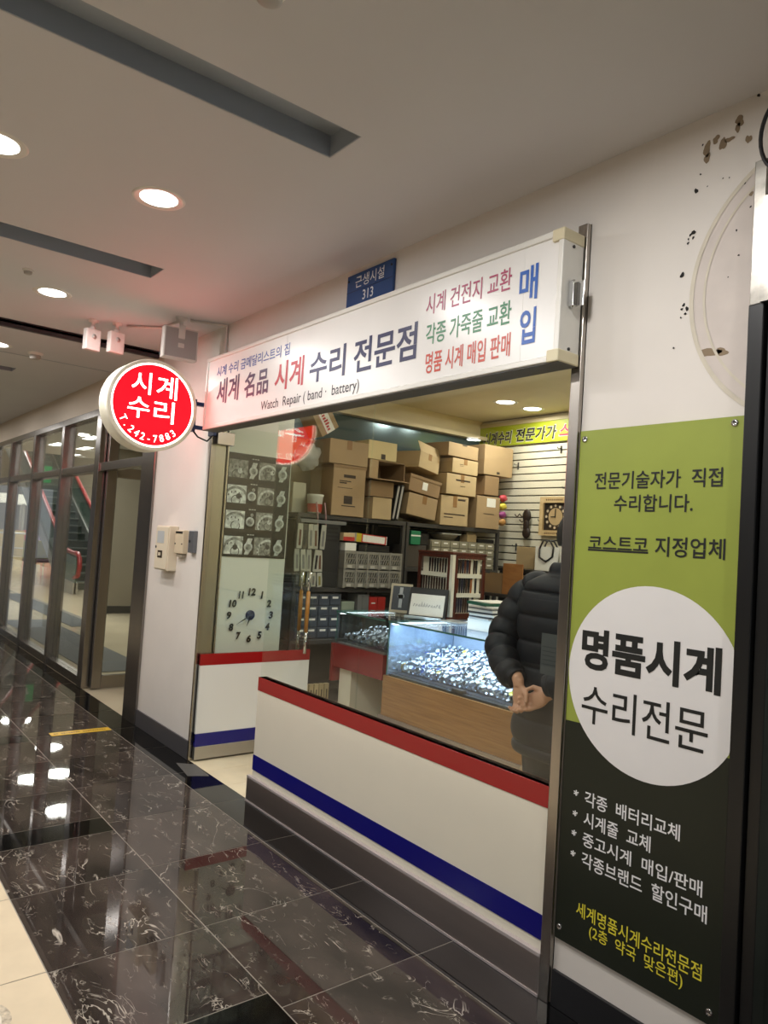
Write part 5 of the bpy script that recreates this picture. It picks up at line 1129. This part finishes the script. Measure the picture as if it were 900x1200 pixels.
def make_customer():
    P = thing('person', 'person in black quilted puffer jacket standing with hands clasped behind back', 'person', (-2.21,0.72,0.0))
    skin = mat('skin', rgb(198,148,118), 0.5); jk = mat('puffer_navy', rgb(15,17,23), 0.6, spec=0.3); tr = mat('trouser_dark', rgb(28,28,32), 0.7); hr = mat('hair_dark', rgb(36,32,30), 0.6, bump=0.5, bscale=120); sh = mat('shoe_black', rgb(22,20,20), 0.4)
    V = []; E = []; Rd = []
    def add(p, r, par=None):
        V.append(Vector(p)); Rd.append(r); i = len(V)-1
        if par is not None: E.append((par, i))
        return i
    pel = add((0,0,0.92), (0.15,0.11)); sp1 = add((0,0.0,1.12),(0.135,0.10),pel); ch = add((0,0.0,1.32),(0.155,0.105),sp1); nk = add((0,0.0,1.46),0.058,ch); nk2 = add((0,0.025,1.55),0.055,nk)
    lh = {}
    for s in (-1, 1):
        hp = add((s*0.09,0.0,0.86),0.085,pel); kn = add((s*0.10,0.012,0.48),0.058,hp); an = add((s*0.10,-0.01,0.09),0.04,kn); to = add((s*0.115,0.12,0.035),0.033,an)
        shd = add((s*0.19,0.0,1.375),0.05,ch); el = add((s*0.292,-0.108,1.11),0.03,shd)
        wr = add((s*0.20,-0.18,1.02),0.026,el)
        lh[s] = wr
    add_base = skin_body(V, E, Rd, 0)
    mb = MB(); add_mesh(mb, add_base)
    Rm = head_mb(mb, Vector((0,0.045,1.635)), 0.0)
    # hands: left hand hangs down, right hand wraps over it
    def hand(wrist, dirv, across, palm_n, bends, elbow):
        """palm lofted from wrist to knuckles, four fingers of three bones, thumb off the side at +across"""
        W = Vector(wrist); d = Vector(dirv).normalized(); a = Vector(across); a = (a-d*a.dot(d)).normalized(); nr = d.cross(a)
        if nr.dot(Vector(palm_n)) < 0: nr = -nr
        mb.tube([Vector(elbow), W-d*0.02, W+d*0.01], [0.036,0.027,0.025], 16)
        sec = [(-0.02,0.027,0.020),(0.01,0.028,0.018),(0.035,0.037,0.019),(0.06,0.041,0.017),(0.085,0.040,0.014),(0.095,0.034,0.009)]
        m_ = lofted([(W+d*t_, a*w_, nr*h_) for t_, w_, h_ in sec], 20); mb.add(m_.v, m_.f, 0, True)
        for k, (off, ln) in enumerate(((0.0300,0.074),(0.0102,0.083),(-0.0098,0.078),(-0.0290,0.062))):
            p = W+d*0.080+a*off; pts = [p]; ang = 0.0; rr_ = [0.0098,0.0098,0.0090,0.0080]
            for j, fr_ in enumerate((0.46,0.31,0.23)):
                ang += bends[j]*(1+0.06*k); dd = d*math.cos(ang)+nr*math.sin(ang)-a*0.0; p = p+dd*ln*fr_; pts.append(p)
            mb.tube(pts, rr_, 12)
            for q, r_ in zip(pts, rr_): mb.ball(q, r_*0.99, 12, 8)
        p = W+d*0.028+a*0.030; q = p+(d*0.62+a*0.62+nr*0.40).normalized()*0.036; r2 = q+(d*0.90+nr*0.30+a*0.05).normalized()*0.030
        mb.tube([W+d*0.012+a*0.012, p, q, r2], [0.014,0.0145,0.0115,0.0085], 12)
        for x_, r_ in ((p,0.0145),(q,0.0115),(r2,0.0085)): mb.ball(x_, r_, 12, 8)
    hand((-0.062,-0.246,0.945),(0.22,-0.02,-0.97),(0.97,0.0,0.22),(0,-1,0.0),(0.45,0.75,0.6),(-0.25,-0.145,1.05))
    hand((0.090,-0.222,0.925),(-0.86,-0.02,-0.50),(-0.5,0.0,0.86),(0,-1,0.0),(0.35,0.55,0.5),(0.25,-0.145,1.05))
    me = mb.mesh('body_raw', skin); o = bpy.data.objects.new('body', me); COL.objects.link(o)
    rm = o.modifiers.new('r', 'REMESH'); rm.mode = 'VOXEL'; rm.voxel_size = 0.0045; rm.use_smooth_shade = True
    smo = o.modifiers.new('sm', 'SMOOTH'); smo.iterations = 2; smo.factor = 0.5
    dg = bpy.context.evaluated_depsgraph_get(); dg.update(); me2 = bpy.data.meshes.new_from_object(o.evaluated_get(dg)); bpy.data.objects.remove(o)
    me2.materials.clear(); me2.materials.append(skin)
    o = bpy.data.objects.new('body', me2); COL.objects.link(o); o.parent = P
    # eyes and mouth
    for s in (-1, 1): MB().ball((0,0,0),0.011,12,8,mx=Rm @ Matrix.Translation((s*0.03,0.083,0.006))).build('eye', mat('eye_white', rgb(225,222,216), 0.2), P)
    # hair: shell over the back and top of the head
    def hf(d, p):
        q = p.copy()
        if d.z < -0.1: q.x *= 1-0.25*(-d.z-0.1)
        if d.y > 0.35 and d.z < 0.55: q *= 0.88
        if d.z < -0.42: q *= 0.8
        return q
    MB().ball((0,-0.006,0.010),(0.086,0.103,0.123),30,22,mx=Rm,f=hf).build('hair', hr, P)
    # jacket: quilted torso and sleeves
    def quilt(z, zs):
        k = 0.0
        for i in range(len(zs)-1):
            a, b = zs[i], zs[i+1]
            if a <= z <= b: u = (z-a)/(b-a); k = (4*u*(1-u))**0.38
        return k
    prof = [(0.60,.225,.165),(0.70,.235,.175),(0.85,.235,.172),(1.0,.225,.165),(1.15,.232,.165),(1.28,.245,.165),(1.36,.238,.15),(1.41,.20,.13),(1.445,.135,.11),(1.465,.088,.088),(1.50,.082,.082),(1.515,.080,.080)]
    def pr_(z):
        for i in range(len(prof)-1):
            if prof[i][0] <= z <= prof[i+1][0]:
                u = (z-prof[i][0])/(prof[i+1][0]-prof[i][0]); return [prof[i][j]+u*(prof[i+1][j]-prof[i][j]) for j in (1,2)]
        return prof[-1][1:]
    zs = [0.60,0.655,0.775,0.895,1.015,1.135,1.255,1.37,1.455,1.515]; rings = []; z = 0.60
    while z <= 1.515:
        a, b = pr_(z); q = 0.020*quilt(z, zs); rings.append(((0,0.0+0.02*max(0,(z-1.4)/0.1),z),(a+q-0.006,0,0),(0,b+q-0.006,0))); z += 0.0055
    jm = lofted(rings, 40)
    for s in (-1, 1):
        pts = [Vector((s*0.12,0.0,1.395)),Vector((s*0.19,0.0,1.375)),Vector((s*0.25,-0.025,1.30)),Vector((s*0.30,-0.085,1.15)),Vector((s*0.285,-0.13,1.08)),Vector((s*0.175,-0.205,0.995)),Vector((s*0.085,-0.232,0.962))]
        rad = [0.05,0.082,0.086,0.078,0.076,0.062,0.052]
        # resample with Catmull-Rom
        sm_, rr_ = [], []
        for i in range(len(pts)-1):
            p0, p1, p2, p3 = pts[max(i-1,0)], pts[i], pts[i+1], pts[min(i+2,len(pts)-1)]
            for k in range(16):
                u = k/16; sm_.append(0.5*((2*p1)+(-p0+p2)*u+(2*p0-5*p1+4*p2-p3)*u*u+(-p0+3*p1-3*p2+p3)*u**3)); rr_.append(rad[i]+u*(rad[i+1]-rad[i]))
        sm_.append(pts[-1]); rr_.append(rad[-1]); n_ = len(sm_)
        L_ = [0]
        for i in range(1, n_): L_.append(L_[-1]+(sm_[i]-sm_[i-1]).length)
        rr2 = [r-0.010+0.020*abs(math.sin(PI*l/0.098))**0.42 if 0.02 < l < L_[-1]-0.03 else r-0.004 for r, l in zip(rr_, L_)]
        jm.tube(sm_, rr2, 20)
    jo = jm.build('puffer_jacket', jk, P)
    trm = MB()
    for s in (-1, 1):
        rg_ = [((s*0.10,0.0,0.065),(0.088,0,0),(0,0.10,0)),((s*0.10,0.01,0.25),(0.086,0,0),(0,0.095,0)),((s*0.10,0.012,0.48),(0.09,0,0),(0,0.096,0)),((s*0.098,0.0,0.70),(0.105,0,0),(0,0.118,0)),((s*0.09,0.0,0.88),(0.115,0,0),(0,0.135,0))]
        m_ = lofted(rg_, 24); trm.add(m_.v, m_.f, 0, True)
    trm.build('trousers', tr, P)
    for s in (-1, 1):
        shm = MB(); shm.ball((s*0.105,0.045,0.045),(0.05,0.14,0.05),20,12,f=lambda d,p: Vector((p.x,p.y,max(p.z,-0.044)*(1.0 if d.y < 0.2 else 1.0-0.35*(d.y-0.2))))); shm.bx(s*0.105-0.048,s*0.105+0.048,-0.08,0.17,0.0,0.014,0,0.006); shm.build('shoe', sh, P)
    return P
make_customer()
# tiny distant pedestrian beyond the glass
fp = thing('person', 'distant person in lilac top walking in the hall', 'person', (-30.0,4.72,0.0), math.radians(-70))
me = skin_body([(0,0,.95),(0,0,1.2),(0,0,1.42),(0,0.01,1.54),(0,0.02,1.66),(-.09,0,.85),(-.1,0.05,.48),(-.1,0.0,.06),(-.1,.12,.03),(.09,0,.85),(.1,-.06,.5),(.1,-.2,.1),(.1,-.1,.03),(-.2,0,1.4),(-.25,.0,1.12),(-.24,.12,.9),(.2,0,1.4),(.25,-.02,1.12),(.24,.08,.9)],
  [(0,1),(1,2),(2,3),(3,4),(0,5),(5,6),(6,7),(7,8),(0,9),(9,10),(10,11),(11,12),(2,13),(13,14),(14,15),(2,16),(16,17),(17,18)], [.14,.13,.15,.06,.10,.09,.06,.045,.04,.09,.06,.045,.04,.065,.045,.035,.065,.045,.035])
me.materials.clear(); me.materials.append(mat('skin', rgb(198,148,118), 0.5)); o = bpy.data.objects.new('body', me); COL.objects.link(o); o.parent = fp
lofted([((0,0,.85),(.17,0,0),(0,.13,0)),((0,0,1.2),(.165,0,0),(0,.125,0)),((0,0,1.40),(.19,0,0),(0,.13,0)),((0,0,1.47),(.09,0,0),(0,.08,0))],16).build('top', mat('lilac', rgb(150,140,190), 0.7), fp)
mb = MB()
for s, dy in ((-1,0),(1,-0.12)):
    m_ = lofted([((s*.1,dy,.08),(.07,0,0),(0,.07,0)),((s*.1,dy*.4,.48),(.085,0,0),(0,.085,0)),((s*.09,0,.90),(.11,0,0),(0,.12,0))],14); mb.add(m_.v, m_.f, 0, True)
mb.build('trousers', mat('white_trousers', rgb(220,220,216), 0.7), fp)
MB().ball((0,0.0,1.70),(0.10,0.11,0.11),14,10).build('hair', mat('hair_dark2', rgb(36,32,30), 0.6), fp)
